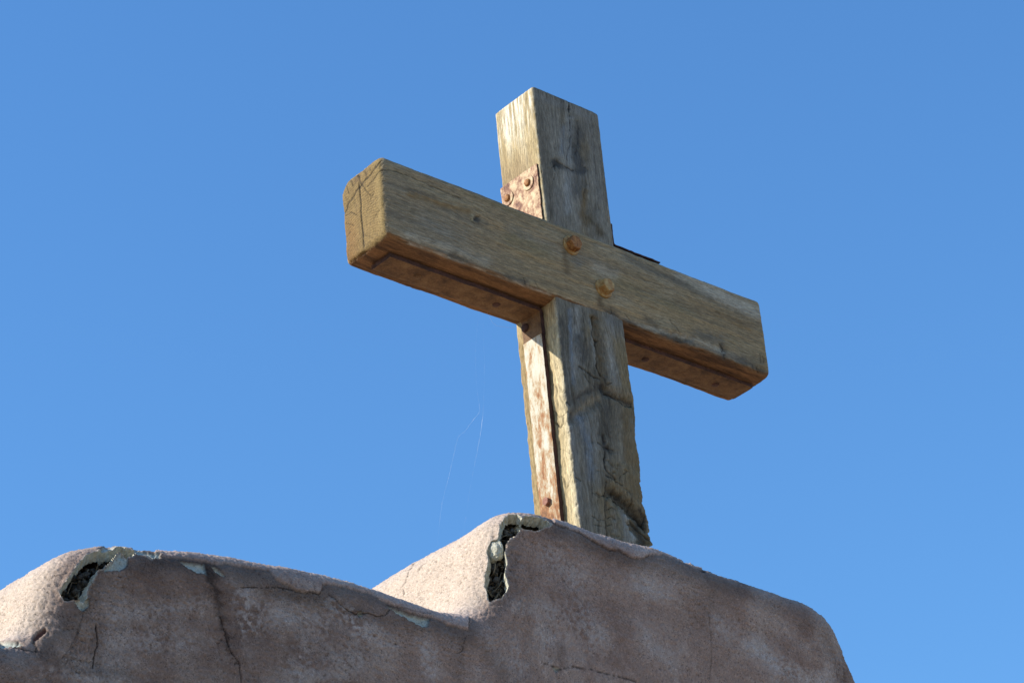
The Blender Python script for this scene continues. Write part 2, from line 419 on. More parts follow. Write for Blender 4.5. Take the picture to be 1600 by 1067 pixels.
def build_wall():
    root = thing('stucco_wall', 'stepped mauve stucco parapet wall with rounded shoulders, cracks and broken corners under the wooden cross', 'wall', (0, 0, -4.6))
    P, t = wall_surface()
    nr, nc = P.shape[:2]
    N = grid_normals(P)
    if N[nr // 2, nc // 2, 1] > 0 and False: N = -N
    # orientation: front rows must look to -y
    if N[60, nc // 2, 1] > 0: N = -N; flip = True
    else: flip = False
    px = to_px(P)
    vdir = P - CPOS; facing = (N * vdir).sum(-1) < 0.15
    act = facing & (P[..., 1] < 0.30) & (P[..., 2] > -1.6)
    jx = fbm(P, 60, 3, 3.0); jz = fbm(P, 60, 3, 9.0)
    j2 = fbm(P, 220, 2, 4.0)
    U = px + np.stack([jx, jz], -1) * 1.6 + j2[..., None] * 0.8
    # --- colour and relief
    big = fbm(P, 2.6, 5, 1.0, 0.6); mid = fbm(P, 9, 5, 2.0, 0.62); fine_ = fbm(P, 60, 3, 5.0)
    base = np.zeros(P.shape) + np.array([0.315, 0.232, 0.182])
    col = mix(base, (0.42, 0.345, 0.285), smooth(-0.05, 0.5, mid + 0.5 * big) * 0.6)
    col = mix(col, (0.205, 0.138, 0.105), smooth(0.0, 0.6, -mid + 0.5 * fbm(P, 5, 4, 21.0)) * 0.65)
    brush = fbm(P, (14, 14, 120), 4, 6.0)
    col = col * (1 + 0.06 * brush + 0.05 * fine_)[..., None]
    # bleached patches low on the front
    bl = smooth(0.10, 0.5, fbm(P, (6, 6, 7), 6, 31.0, 0.68)) * smooth(-0.0, -0.10, P[..., 2] - np.interp(P[..., 0], [-1.4, -.5, -.45, .4], [-.93, -.88, -.75, -.7]))
    bl = bl * smooth(-0.35, 0.35, fbm(P, 140, 3, 8.0) + 0.3)
    col = mix(col, (0.46, 0.40, 0.345), bl * 0.8)
    # sunlit side painted lighter to strengthen the sun on it; tops lighter too
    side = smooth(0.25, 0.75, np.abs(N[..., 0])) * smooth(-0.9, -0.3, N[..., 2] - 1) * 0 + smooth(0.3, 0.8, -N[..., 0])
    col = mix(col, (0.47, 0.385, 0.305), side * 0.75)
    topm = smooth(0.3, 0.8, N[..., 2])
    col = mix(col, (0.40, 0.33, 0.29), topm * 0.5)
    # pits and grains
    grain = fbm(P, 300, 2, 12.0)
    pits = smooth(0.38, 0.62, fbm(P, 170, 2, 14.0)) * smooth(-0.2, 0.5, fbm(P, 12, 3, 15.0) + 0.1)
    speck = fbm(P, 210, 2, 77.0)
    col = col * (1 + 0.17 * speck + 0.10 * grain)[..., None]
    fr_ = smooth(0.4, 0.9, -N[..., 1]); col = col * (1 + 0.05 * fr_ - 0.32 * fr_ * smooth(-0.5, -1.0, P[..., 0]))[..., None] * (1 - fr_[..., None] * np.array([.07, .13, .14]))  # shaded front darkened in its colour for contrast, most towards the left
    disp = 0.0016 * grain + 0.0011 * fbm(P, 110, 2, 17.0) - 0.0022 * pits + 0.004 * big + 0.0045 * fbm(P, 7, 3, 18.0) + 0.0009 * brush
    sp = smooth(0.44, 0.60, fbm(P, 240, 2, 44.0)) * (0.35 + 0.65 * side)
    col = col * (1 - 0.38 * pits - 0.40 * sp)[..., None]
    disp = disp - 0.0016 * sp
    fr2 = smooth(0.5, 0.9, -N[..., 1])
    for pts, w, s in BLEACH:
        d = dist_poly(px + np.stack([jx, jz], -1) * 10 + j2[..., None] * 5, pts)
        k = np.exp(-(d / w) ** 2) * fr2 * s * smooth(-0.45, 0.25, fbm(P, 130, 3, 8.5) + 0.6 * mid)
        col = mix(col, (0.44, 0.385, 0.35), np.clip(k, 0, 1))
    for pts, w, s in STAINS:
        d = dist_poly(px + np.stack([jx, jz], -1) * 9 + j2[..., None] * 4, pts)
        k = s * np.exp(-(d / w) ** 2) * act
        col = col * (1 - k)[..., None]
    for poly in CAP:
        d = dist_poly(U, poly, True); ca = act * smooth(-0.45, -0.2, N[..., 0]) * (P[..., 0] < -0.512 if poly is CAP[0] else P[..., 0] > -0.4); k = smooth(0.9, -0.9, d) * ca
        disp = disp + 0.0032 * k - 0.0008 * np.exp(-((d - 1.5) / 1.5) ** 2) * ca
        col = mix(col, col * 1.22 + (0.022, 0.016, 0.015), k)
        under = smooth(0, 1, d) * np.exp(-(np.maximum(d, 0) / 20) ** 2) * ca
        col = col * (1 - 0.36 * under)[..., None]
    for pts, w, dep, dk in CRACKS:
        d = dist_poly(U, pts); ww = w * (0.72 + 0.35 * fbm(P, 55, 2, 71.0)); pr = np.exp(-(d / ww) ** 2) * act
        disp = disp - dep * 0.5 * pr; col = col * (1 - dk * 0.95 * np.clip(pr * 1.3, 0, 1))[..., None]
    for poly in FLAKES:
        d = dist_poly(U, poly, True); k = smooth(0.7, -0.7, d) * act
        disp = disp - 0.006 * k + 0.0012 * k * fbm(P, 90, 3, 40.0)
        col = mix(col, (0.37, 0.38, 0.325), k)
        col = col * (1 - 0.35 * np.exp(-((d - 0.8) / 0.9) ** 2) * act)[..., None]
    d = dist_poly(U, RUSTSPOT, True); k = smooth(0.8, -0.8, d) * act
    disp = disp - 0.005 * k; col = mix(col, (0.10, 0.045, 0.035), k)
    da = dist_poly(U, HOLE_A, True); db = dist_poly(U, HOLE_B, True)
    dh = np.where(act, np.minimum(da + 0.8, db + 2.0), 99.0)
    # brighter chipped lip round the holes
    col = mix(col, (0.46, 0.43, 0.37), np.exp(-((dh - 0.2) / 0.9) ** 2) * 0.7)
    disp = disp + 0.002 * np.exp(-(dh / 6) ** 2)
    P2 = P + N * disp[..., None]
    # snap boundary vertices of the holes outwards a little so that the break is not stepped
    i = np.arange(nr - 1)[:, None]; j = np.arange(nc - 1)[None]
    a = i * nc + j
    q = np.stack([a, a + 1, a + nc + 1, a + nc], -1).reshape(-1, 4)
    if flip: q = q[:, ::-1]
    inside = (dh < 0)
    keep = ~(inside.ravel()[q].all(1))
    q = q[keep]
    # vertices inside the hole but used by kept faces move to the zero line
    used = np.zeros(nr * nc, bool); used[q.ravel()] = True
    g0 = np.gradient(dh, axis=0); g1 = np.gradient(dh, axis=1)
    mv = used.reshape(nr, nc) & inside & (dh > -3)
    dPdr = np.gradient(P2, axis=0); dPdc = np.gradient(P2, axis=1)
    gg = g0 ** 2 + g1 ** 2 + 1e-6
    st = np.clip(-dh / gg, -1.2, 1.2)
    stepv = dPdr * (g0 * st)[..., None] + dPdc * (g1 * st)[..., None]
    ln = np.linalg.norm(stepv, axis=-1, keepdims=True); stepv = stepv * np.minimum(1, 0.0022 / (ln + 1e-9))
    P2[mv] += stepv[mv]
    # compact
    ids = np.cumsum(used) - 1
    V = P2.reshape(-1, 3)[used]; C_ = col.reshape(-1, 3)[used]; q = ids[q]
    V = V - np.array([0, 0, -4.6])
    sh = mesh_obj('plaster_shell', V, q, [M_STUCCO, M_RENDER], root, C_)
    # thickness of the shell: the broken edge is a rough band of pale render going inwards
    Nb = N.reshape(-1, 3)[used]; dhu = dh.reshape(-1)[used]; Pb = P.reshape(-1, 3)[used]
    e = np.concatenate([q[:, [0, 1]], q[:, [1, 2]], q[:, [2, 3]], q[:, [3, 0]]])
    key = np.minimum(e[:, 0], e[:, 1]) * (len(V) + 1) + np.maximum(e[:, 0], e[:, 1])
    _, inv, cnt = np.unique(key, return_inverse=True, return_counts=True)
    be = e[(cnt[inv.ravel()] == 1)]; be = be[(np.abs(dhu[be]) < 8).all(1)]
    bv, loc = np.unique(be, return_inverse=True); loc = loc.reshape(-1, 2); nb_ = len(bv); K = 7
    base_v = V[bv]
    # pull towards the inside of the wall along the smooth normal, blended with the wall's own inward direction
    inward = -Nb[bv]; th = TH * (1.0 + 0.35 * fbm(Pb[bv], 40, 3, 81.0))
    RV = []
    for k in range(K):
        f = k / (K - 1); p_ = base_v + inward * (th * f)[:, None]
        p_ = p_ + np.stack([fbm(Pb[bv] + f * .02, 90, 3, 83.0 + i_) for i_ in range(3)], -1) * 0.0028 * math.sin(math.pi * min(f * 1.2, 1) * .5)
        RV.append(p_)
    RV = np.concatenate(RV); RF = []
    for k in range(K - 1):
        RF.append(np.stack([loc[:, 1] + k * nb_, loc[:, 0] + k * nb_, loc[:, 0] + (k + 1) * nb_, loc[:, 1] + (k + 1) * nb_], -1))
    rim = mesh_obj('broken_rim', RV, np.concatenate(RF), [M_RENDER], root)
    rim['label'] = 'pale broken edge of the plaster round the holes'
    # --- dark core with loose debris
    P, t = wall_surface(0.040, 2)
    Nn = grid_normals(P); nr, nc = P.shape[:2]
    if Nn[30, nc // 2, 1] > 0: Nn = -Nn
    dd = 0.008 * fbm(P, 45, 4, 50.0) + 0.005 * np.abs(fbm(P, 120, 3, 51.0)) - 0.003
    P = P + Nn * dd[..., None] - np.array([0, 0, -4.6])
    i = np.arange(nr - 1)[:, None]; j = np.arange(nc - 1)[None]; a = i * nc + j
    q = np.stack([a, a + 1, a + nc + 1, a + nc], -1).reshape(-1, 4)
    if flip: q = q[:, ::-1]
    core = mesh_obj('core', P, q, [M_CORE], root)
    core['label'] = 'dark rubble core showing through the broken plaster'
    # closed ends of the wall
    off = np.array([0, 0, 4.6])
    rs = np.random.RandomState(3)
    # --- straw and twigs in both holes
    def in_hole(u, v, poly):
        return dist_poly(np.array([[u, v]], float), poly, True)[0]
    def hole_point(u, v, inset):
        # surface point of the wall under this spot: search along the ray
        d = RC.T @ np.array([(u - 800) / F_PX, (v - 533.5) / F_PX, 1.0]); d /= np.linalg.norm(d)
        return d
    Ps, _ = wall_surface(0.026, 3); pp = to_px(Ps); Nv = grid_normals(Ps)
    if Nv[20, Ps.shape[1] // 2, 1] > 0: Nv = -Nv
    okm = ((Nv * (Ps - CPOS)).sum(-1) < 0) & (Ps[..., 1] < 0.06) & (Ps[..., 2] > -1.5)
    flatP = Ps[okm]; flatU = pp[okm]
    def surf(u, v):
        k = np.argmin(((flatU - (u, v)) ** 2).sum(1)); return flatP[k]
    st_ = MB()
    for poly, n in ((HOLE_A, 70), (HOLE_B, 22)):
        lo = np.min(poly, 0); hi = np.max(poly, 0); c = 0
        while c < n:
            u, v = rs.uniform(lo, hi)
            if in_hole(u, v, poly) > -3: continue
            c += 1
            p0 = surf(u, v) + rs.normal(size=3) * 0.003
            dr = rs.normal(size=3); dr /= np.linalg.norm(dr); L = rs.uniform(0.008, 0.032)
            bend = rs.normal(size=3) * 0.006
            pts = [p0 + dr * L * (s - .5) + bend * (1 - (2 * s - 1) ** 2) for s in np.linspace(0, 1, 7)]
            st_.tube(np.array(pts) + off, rs.uniform(0.0005, 0.0012), 5)
    o = st_.build('straw', M_STRAW, root, True); o['kind'] = 'stuff'; o['label'] = 'straw and twigs stuffed in the broken corners'
    dk = MB()
    for poly, n in ((HOLE_A, 60), (HOLE_B, 50)):
        lo = np.min(poly, 0); hi = np.max(poly, 0); c = 0
        while c < n:
            u, v = rs.uniform(lo, hi)
            if in_hole(u, v, poly) > -1: continue
            c += 1
            p0 = surf(u, v) + rs.normal(size=3) * 0.004; r = rs.uniform(0.003, 0.009)
            ax = rs.normal(size=3)
            dk.lathe(p0 + off, ax, [(r * .4, -r * .7), (r * .9, -r * .3), (r, r * .2), (r * .5, r * .7)], 7, jitter=.22, seed=c)
    o = dk.build('debris', M_CORE, root); o['kind'] = 'stuff'; o['label'] = 'dark crumbs behind the broken plaster'
    # curved wire strands crossing the tall hole
    for pl in ([(780,878),(786,886),(789,898)], [(770,930),(778,922),(784,912)], [(775,847),(790,842),(806,834)], [(800,835),(815,826),(830,824)], [(104,932),(112,908),(128,884),(150,870)]):
        w = MB(); q_ = np.array([surf(u, v) for u, v in pl])
        tt = np.linspace(0, 1, 9); c0, c1, c2 = q_[0], q_[len(q_) // 2], q_[-1]
        pts = [(1 - s) ** 2 * c0 + 2 * s * (1 - s) * (2 * c1 - .5 * c0 - .5 * c2) + s * s * c2 for s in tt]
        pts = np.array(pts) + np.array([-0.004, -0.006, 0.002]) + off
        w.tube(pts, 0.0009, 6); w.build('wire_strand', M_STRAW, root, True)
    # pale lump wedged in the left side of the tall hole, crumb on its top edge
    def lump(name, u, v, sx, sy, sz, mat, seed, push=0.004):
        import bmesh
        bm = bmesh.new(); bmesh.ops.create_icosphere(bm, subdivisions=4, radius=1)
        vv = np.array([x.co for x in bm.verts])
        f = 1 + 0.28 * fbm(vv, 1.1, 3, seed) + 0.07 * fbm(vv, 6, 3, seed + 3)
        vv = vv * f[:, None] * np.array([sx, sy, sz])
        c = surf(u, v) - RC[2] * push
        for x, y in zip(bm.verts, vv): x.co = Vector(y + c + off)
        me = bpy.data.meshes.new(name); bm.to_mesh(me); bm.free(); me.materials.append(mat)
        ob = bpy.data.objects.new(name, me); COL.objects.link(ob); ob.parent = root
        return ob
    l = lump('plaster_chunk', 773, 860, 0.011, 0.020, 0.022, M_RENDER, 61.0, 0.022); l['label'] = 'pale loose chunk wedged in the tall hole'
    l = lump('plaster_chunk', 812, 808, 0.007, 0.008, 0.009, M_RENDER, 65.0, 0.020); l['label'] = 'white crumb on the top edge of the tall hole'
    nl = MB(); c = surf(813.5, 818) - RC[2] * 0.014
    nl.lathe(c + off, -RC[2] + np.array([0, 0, .3]), [(0.002, -0.03), (0.002, -0.002), (0.0052, -0.001), (0.0055, 0.001), (0.0048, 0.002)], 14)
    nl.build('nail', M_BOLTR, root)
    return root
build_wall()

# ------------------------------------------------------------------ timber
BW, BD, BH = 0.188, 0.122, 0.19
cross = thing('wooden_cross', 'weathered wooden cross of two bolted timbers with rusty brackets, standing on the stucco wall', 'cross', (0, 0.06, -0.70))
OFFC = np.array([0, -0.06, 0.70])        # world -> cross local

def rounded_rect(w, h, radii, step):
    """counter-clockwise section, origin at lower-left corner; radii (ll, lr, ur, ul); returns points"""
    pts = []
    cs = [((radii[0], radii[0]), radii[0], 180), ((w - radii[1], radii[1]), radii[1], 270), ((w - radii[2], h - radii[2]), radii[2], 0), ((radii[3], h - radii[3]), radii[3], 90)]
    raw = []
    for (c, r, a0) in cs:
        for k in range(9):
            a = math.radians(a0 + 90 * k / 8); raw.append((c[0] + r * math.cos(a), c[1] + r * math.sin(a)))
    raw.append(raw[0]); raw = np.array(raw)
    L = np.concatenate([[0], np.cumsum(np.hypot(*np.diff(raw, axis=0).T))])
    n = int(L[-1] / step); t = np.linspace(0, L[-1], n, endpoint=False)
    return np.stack([np.interp(t, L, raw[:, 0]), np.interp(t, L, raw[:, 1])], -1)

def timber_grid(sec, l0, l1, step, cap_r, ncap, step_fn=None):
    """rows: cap centre -> rim -> along -> rim -> cap centre; returns S (rows,n,2) section coords and L (rows,) length coords"""
    c = (sec.max(0) + sec.min(0)) / 2
    S = []; Ls = []
    for k in range(ncap):                                  # first cap
        f = k / ncap * (1 - 2 * cap_r / 0.122); S.append(c + (sec - c) * max(f, .004)); Ls.append(np.full(len(sec), l0))
    nr_ = 8
    fr = 1 - 2 * cap_r / 0.122
    for k in range(nr_):
        a = 0.5 * math.pi * k / nr_; f = fr + (1 - fr) * math.sin(a); S.append(c + (sec - c) * f); Ls.append(np.full(len(sec), l0 + cap_r * (1 - math.cos(a))))
    n = int((l1 - l0 - 2 * cap_r) / step)
    for k in range(n + 1):
        S.append(sec.copy()); Ls.append(np.full(len(sec), l0 + cap_r + (l1 - l0 - 2 * cap_r) * k / n))
    for k in range(nr_):
        a = 0.5 * math.pi * (1 - (k + 1) / nr_); f = fr + (1 - fr) * math.sin(a); S.append(c + (sec - c) * f); Ls.append(np.full(len(sec), l1 - cap_r * (1 - math.cos(a))))
    for k in range(ncap):
        f = (1 - (k + 1) / ncap) * fr; S.append(c + (sec - c) * max(f, .004)); Ls.append(np.full(len(sec), l1))
    return np.array(S), np.array(Ls)

def grid_faces(nr, nc, flip):
    i = np.arange(nr - 1)[:, None]; j = np.arange(nc)[None]
    a = i * nc + j; b = i * nc + (j + 1) % nc
    q = np.stack([a + 0 * b, b + 0 * a, b + nc, a + nc], -1).reshape(-1, 4)
    return q[:, ::-1] if flip else q

def closed_normals(P):
    Pp = np.concatenate([P[:, -1:], P, P[:, :1]], 1)
    du = (Pp[:, 2:] - Pp[:, :-2]); dv = np.gradient(P, axis=0)
    N = np.cross(du, dv); L = np.linalg.norm(N, axis=-1, keepdims=True)
    return N / (L + 1e-12)

def groove(U, pts, w, jit=None):
    V = U if jit is None else U + jit
    return np.exp(-(dist_poly(V, pts) / w) ** 2)

def brushes(px, P, col, disp, mask, jit, items, gr):
    wob = fbm(P, (28, 28, 28), 3, 95.0) + 1.3 * gr
    jit = jit + 0.45 * np.stack([fbm(P, 260, 2, 96.0), fbm(P, 260, 2, 97.0)], -1)
    for pts, w, c_, st_, dep in items:
        d = dist_poly(px + jit * (1.2 + 0.35 * w), pts if len(pts) > 1 else [pts[0], (pts[0][0] + .1, pts[0][1])])
        k = np.exp(-(d / w) ** 2) * mask; disp = disp - dep * (0.34 if dep > 0 else 0.25) * k * (1 + .8 * gr); k = k * np.clip(st_ * (1 + 0.55 * wob), 0, 1)
        col = mix(col, c_, k)
    return col, disp

def build_beam():
    # section axes: a = y (depth), b = z (height)
    sec = rounded_rect(BD + 0.006, BH, (0.011, 0.010, 0.030, 0.013), 0.0017)
    S, L = timber_grid(sec, -0.526, 0.519, 0.0017, 0.012, 44)
    P = np.stack([L, S[..., 0] - 0.003, S[..., 1]], -1)
    N = closed_normals(P); mid = P.shape[0] // 2
    c = P[mid].mean(0); sgn = ((P[mid] - c) * N[mid]).sum(-1).mean(); flip = sgn < 0
    if flip: N = -N
    for rr in range(P.shape[0]):
        if rr < 20: N[rr] = (-1, 0, 0)
        if rr >= P.shape[0] - 20: N[rr] = (1, 0, 0)
    px = to_px(P); X, Y, Z = P[..., 0], P[..., 1], P[..., 2]
    front = smooth(0.45, 0.8, -N[..., 1]); under = smooth(0.35, 0.75, -N[..., 2]); endL = smooth(0.5, 0.9, -N[..., 0]); top = smooth(0.4, 0.8, N[..., 2])
    # big outline irregularities
    D = np.zeros(P.shape)
    D[..., 2] += (0.004 * fbm(P, (5, 0.1, 0.1), 3, 2.0)) * smooth(0.05, 0, Z)
    D[..., 2] += (0.0035 * fbm(P, (4, .1, .1), 3, 5.0)) * smooth(0.13, 0.19, Z)
    D[..., 2] += -0.006 * smooth(0.30, 0.5, X) * smooth(0.1, 0.0, Z) * 0
    # waney lower front edge
    wane = (0.5 + 0.5 * np.clip(fbm(P, (7, .1, .1), 3, 8.0) * 1.4, -1, 1)) * np.exp(-((Z / 0.018) ** 2)) * np.exp(-(((Y + 0.003) / 0.02) ** 2))
    D[..., 2] += 0.006 * wane; D[..., 1] += 0.004 * wane
    # grain, warped round the knots
    W = P.copy()
    W[..., 2] += 0.010 * fbm(P, (3, 3, 6), 2, 11.0)
    knots = [(742, 343, 7, 1.0), (712, 403, 9, .6), (1048, 462, 6, .5), (1062, 527, 12, .8), (1130, 545, 9, .7), (985, 482, 9, .6)]
    for u, v, r, s in knots:
        k = on_plane(u, v, 1, -0.003); rr = r / 620.0
        dx, dz = X - k[0], Z - k[2]; W[..., 2] += np.sign(dz) * -rr * 1.2 * np.exp(-(dx / (rr * 4)) ** 2) * np.exp(-np.abs(dz) / (rr * 3)) * s
    g1 = fbm(W, (2.0, 45, 45), 4, 13.0, 0.6); g2 = fbm(W, (9, 190, 190), 3, 14.0, 0.6); g3 = fbm(W, (45, 420, 420), 2, 15.0)
    jit = np.stack([fbm(P, 70, 3, 16.0), fbm(P, 70, 3, 19.0)], -1)
    long = 1 - endL
    disp = (0.0007 * g1 + 0.0008 * g2 + 0.0005 * g3) * long
    base = np.zeros(P.shape) + (0.262, 0.200, 0.120)
    col = mix(base, (0.34, 0.230, 0.115), smooth(-0.1, 0.7, g1 + 0.5 * fbm(P, (2, 9, 9), 3, 23.0)) * 0.75)
    col = mix(col, (0.140, 0.112, 0.080), smooth(0.0, 0.8, -g1 + 0.6 * fbm(P, (2.5, 14, 14), 4, 24.0)) * 0.85)
    col = mix(col, (0.30, 0.265, 0.195), smooth(0.05, 0.6, fbm(P, (6, 25, 25), 4, 25.0)) * 0.5 * front)
    # left half of the front greyer
    col = mix(col, (0.205, 0.178, 0.138), front * smooth(-0.1, -0.4, X) * 0.45)
    # pale band high on the right, dark streak under it
    for pts, w, c_, s in ([[(1060,430),(1110,455),(1150,475),(1185,490)], 9, (0.36,0.36,0.34), .6], [[(975,400),(1030,428),(1080,450),(1110,462)], 5, (0.10,0.098,0.09), .55],
                          [[(610,262),(650,285),(700,310),(760,330)], 7, (0.28,0.23,0.145), .5], [[(700,330),(735,345),(760,352)], 4, (.12,.11,.09), .4],
                          [[(1010,480),(1060,500),(1120,525),(1190,545)], 4, (0.27,0.2,0.11), .5], [[(700,400),(760,430),(850,462),(900,480),(980,505),(1040,525),(1100,545),(1160,562)], 7, (.30,.295,.275), .5],
                          [[(800,360),(860,385),(930,410),(960,425)], 9, (.15,.15,.14), .4], [[(930,385),(1000,410),(1100,455)], 7, (.30,.275,.215), .4]):
        k = groove(px, pts, w, jit * 3) * s * front
        col = mix(col, c_, k)
    col = col * (1 + 0.20 * g2 * long + 0.26 * g3 * long)[..., None]
    # underside: unweathered, stained warm brown
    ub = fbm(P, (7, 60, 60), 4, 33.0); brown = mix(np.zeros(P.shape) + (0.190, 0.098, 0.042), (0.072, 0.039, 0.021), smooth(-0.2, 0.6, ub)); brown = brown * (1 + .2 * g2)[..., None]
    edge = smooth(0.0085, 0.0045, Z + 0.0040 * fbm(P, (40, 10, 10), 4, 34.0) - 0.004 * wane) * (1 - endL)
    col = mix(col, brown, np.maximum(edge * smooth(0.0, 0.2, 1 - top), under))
    # light/dark fringe above the lower edge with dark knots and short checks
    for u, v, rx, s in ((1062,532,10,.8),(1050,523,6,.6),(1078,531,5,.6),(1128,545,9,.55),(1160,560,6,.4),(1190,577,8,.75),(712,404,9,.55),(725,410,7,.5),(950,494,7,.7),(962,499,8,.6),(1024,508,6,.5),(745,341,4,.8),(739,346,3,.6),(1110,534,5,.3)):
        d = np.hypot(px[..., 0] + jit[..., 0] * 5 - u, (px[..., 1] + jit[..., 1] * 5 - v) * 1.6); k = np.exp(-(d / rx) ** 2) * s * (front + 0.3 * (1 - front) * (1 - endL))
        col = col * (1 - 0.75 * k)[..., None]; disp = disp - 0.003 * k
    GL, DKc, BRN, OLV = (.39, .37, .32), (.062, .056, .048), (.225, .150, .072), (.215, .175, .098)
    col, disp = brushes(px, P, col, disp, front, jit, [
        ([(639,304),(667,312),(695,321),(732,331)], 5, BRN, .75, 0), ([(604,286),(640,296),(677,307)], 2.5, DKc, .4, .0004), ([(720,300),(780,322),(850,350)], 4, OLV, .5, 0),
        ([(640,370),(690,385),(760,410)], 9, GL, .45, 0), ([(660,345),(720,370)], 12, (.215,.200,.170), .5, 0), ([(797,372),(850,395)], 12, OLV, .6, 0),
        ([(706,402),(716,407),(732,413)], 6, DKc, .8, .002), ([(712,396),(708,404)], 4, DKc, .5, .001), ([(794,433),(806,438),(823,441)], 4.5, DKc, .5, .001),
        ([(737,336),(738,345)], 2.5, (.33,.28,.18), .8, -.001), ([(742,341),(747,345)], 3, DKc, .9, .002),
        ([(884,398),(884,412),(885,424)], 4.5, (.13,.085,.045), .6, 0), ([(936,468),(937,484)], 4.5, (.12,.08,.045), .6, 0), ([(895,402),(905,412)], 8, (.17,.165,.15), .55, 0), ([(930,418),(960,432)], 8, GL, .35, 0),
        ([(975,398),(998,411),(1050,434),(1078,448)], 5, DKc, .45, .0005), ([(1100,449),(1135,464),(1180,485)], 8, GL, .65, 0), ([(1078,467),(1120,490),(1172,514)], 5, BRN, .5, 0),
        ([(1080,455),(1130,478),(1190,508)], 3, (.12,.105,.08), .45, 0), ([(960,440),(1020,465),(1080,490)], 9, OLV, .5, 0), ([(1040,500),(1110,525),(1180,548)], 10, (.25,.205,.135), .45, 0),
        ([(945,485),(956,490),(964,498)], 7, DKc, .65, .001), ([(1010,497),(1022,505),(1026,512)], 5, DKc, .6, .001), ([(1040,522),(1054,528),(1066,532),(1080,531)], 6, DKc, .9, .003),
        ([(1062,529),(1064,536)], 5, (.02,.018,.015), .8, .003), ([(1090,520),(1106,527),(1126,530)], 9, (.11,.105,.095), .6, .0006), ([(1127,538),(1131,548),(1132,560)], 4, DKc, .75, .002),
        ([(1144,560),(1172,568),(1200,584)], 5, DKc, .55, .001), ([(1160,556),(1190,566)], 6, (.12,.11,.09), .5, 0), ([(640,377),(700,398),(760,422),(820,444)], 3, (.11,.10,.085), .5, 0), ([(960,498),(1010,512),(1060,530),(1120,551),(1175,570)], 5, (.10,.092,.08), .6, .0004), ([(1000,508),(1090,532),(1130,550)], 3, GL, .5, 0),
        ([(640,384),(690,400),(740,420),(800,442),(860,463)], 3, GL, .45, 0), ([(880,385),(886,405),(888,425)], 4, (.12,.09,.055), .4, 0), ([(938,462),(940,478)], 4, (.13,.095,.055), .4, 0)], g2 + .6 * g3)
    fm = (front * (1 - endL))[..., None]; col = col * (1 - fm + fm * np.array([1.01, .98, .87]))
    # surface checks
    CR = [([(597,265),(620,268),(650,280),(690,298),(720,310)], 1.1, .003, .75), ([(1118,487),(1150,498),(1190,512)], .9, .002, .45), ([(960,420),(1000,435),(1060,455)], .8, .0015, .3),
          ([(700,292),(760,316),(800,332)], .8, .001, .3), ([(640,330),(720,360),(800,392)], .8, .001, .25), ([(735,330),(736,345),(742,350)], 1., .002, .6), ([(742,343),(750,338)], .9, .002, .5),
          ([(1124,537),(1130,543),(1129,550)], 1.2, .003, .7), ([(1131,552),(1133,562)], 1., .003, .6), ([(1187,553),(1189,566)], 1., .003, .7), ([(1192,556),(1193,566)], .9, .003, .6),
          ([(1165,565),(1168,574)], .9, .002, .6), ([(1176,568),(1179,578)], .9, .002, .6), ([(1184,572),(1186,583)], .9, .002, .6), ([(818,433),(822,447)], .9, .002, .6), ([(828,445),(829,453)], .9, .002, .5),
          ([(836,440),(842,452)], .8, .002, .5), ([(700,395),(709,408)], .9, .002, .4), ([(1045,500),(1058,512),(1062,520)], 1.2, .002, .5), ([(955,480),(958,495)], 1., .002, .6), ([(975,490),(985,500)], 1., .002, .6)]
    for pts, w, dep, dk in CR:
        k = groove(px, pts, w * .8, jit * 1.6) * front * smooth(-.9, .1, fbm(P, 70, 2, 91.)); disp = disp - dep * .4 * k; col = col * (1 - .8 * dk * np.clip(k * 1.2, 0, 1))[..., None]
    # bark-like splinters on the underside
    # --- end grain (left)
    cy, cz = 0.055, -0.05
    R = np.hypot(Y - cy, (Z - cz)) + 0.0022 * fbm(P, 30, 3, 41.0)
    ringp = R * 2 * math.pi / 0.0058
    rings = 0.5 + 0.5 * np.sin(ringp); rings = rings ** 1.5
    ang = np.arctan2(Z - cz, Y - cy); ray = fbm(np.stack([ang * 16, R * 14, 0 * R], -1), 1.0, 3, 44.0)
    ecol = mix(np.zeros(P.shape) + (0.215, 0.160, 0.075), (0.120, 0.080, 0.034), rings * 0.62)
    ecol = ecol * (1 + 0.20 * ray + 0.22 * fbm(P, 260, 2, 45.0))[..., None]
    ecol = mix(ecol, (0.19, 0.11, 0.043), smooth(0.06, 0.11, Y) * smooth(0.13, 0.05, Z) * 0.75)
    ecol = mix(ecol, (0.09, 0.06, 0.035), smooth(0.155, 0.178, Z + 0.3 * (0.06 - np.abs(Y - 0.06))) * smooth(-.2, .5, fbm(P, 60, 3, 46.)) * 0.6)
    ecol = mix(ecol, (0.31, 0.25, 0.13), smooth(0.03, 0.0, Y) * 0.4)
    ecol = ecol * (.84, .77, .60)
    col = mix(col, ecol, endL)
    disp = disp + endL * (-0.0003 * rings + 0.0006 * fbm(P, 230, 2, 48.0) + 0.0004 * ray + 0.0015 * fbm(P, 25, 2, 49.))
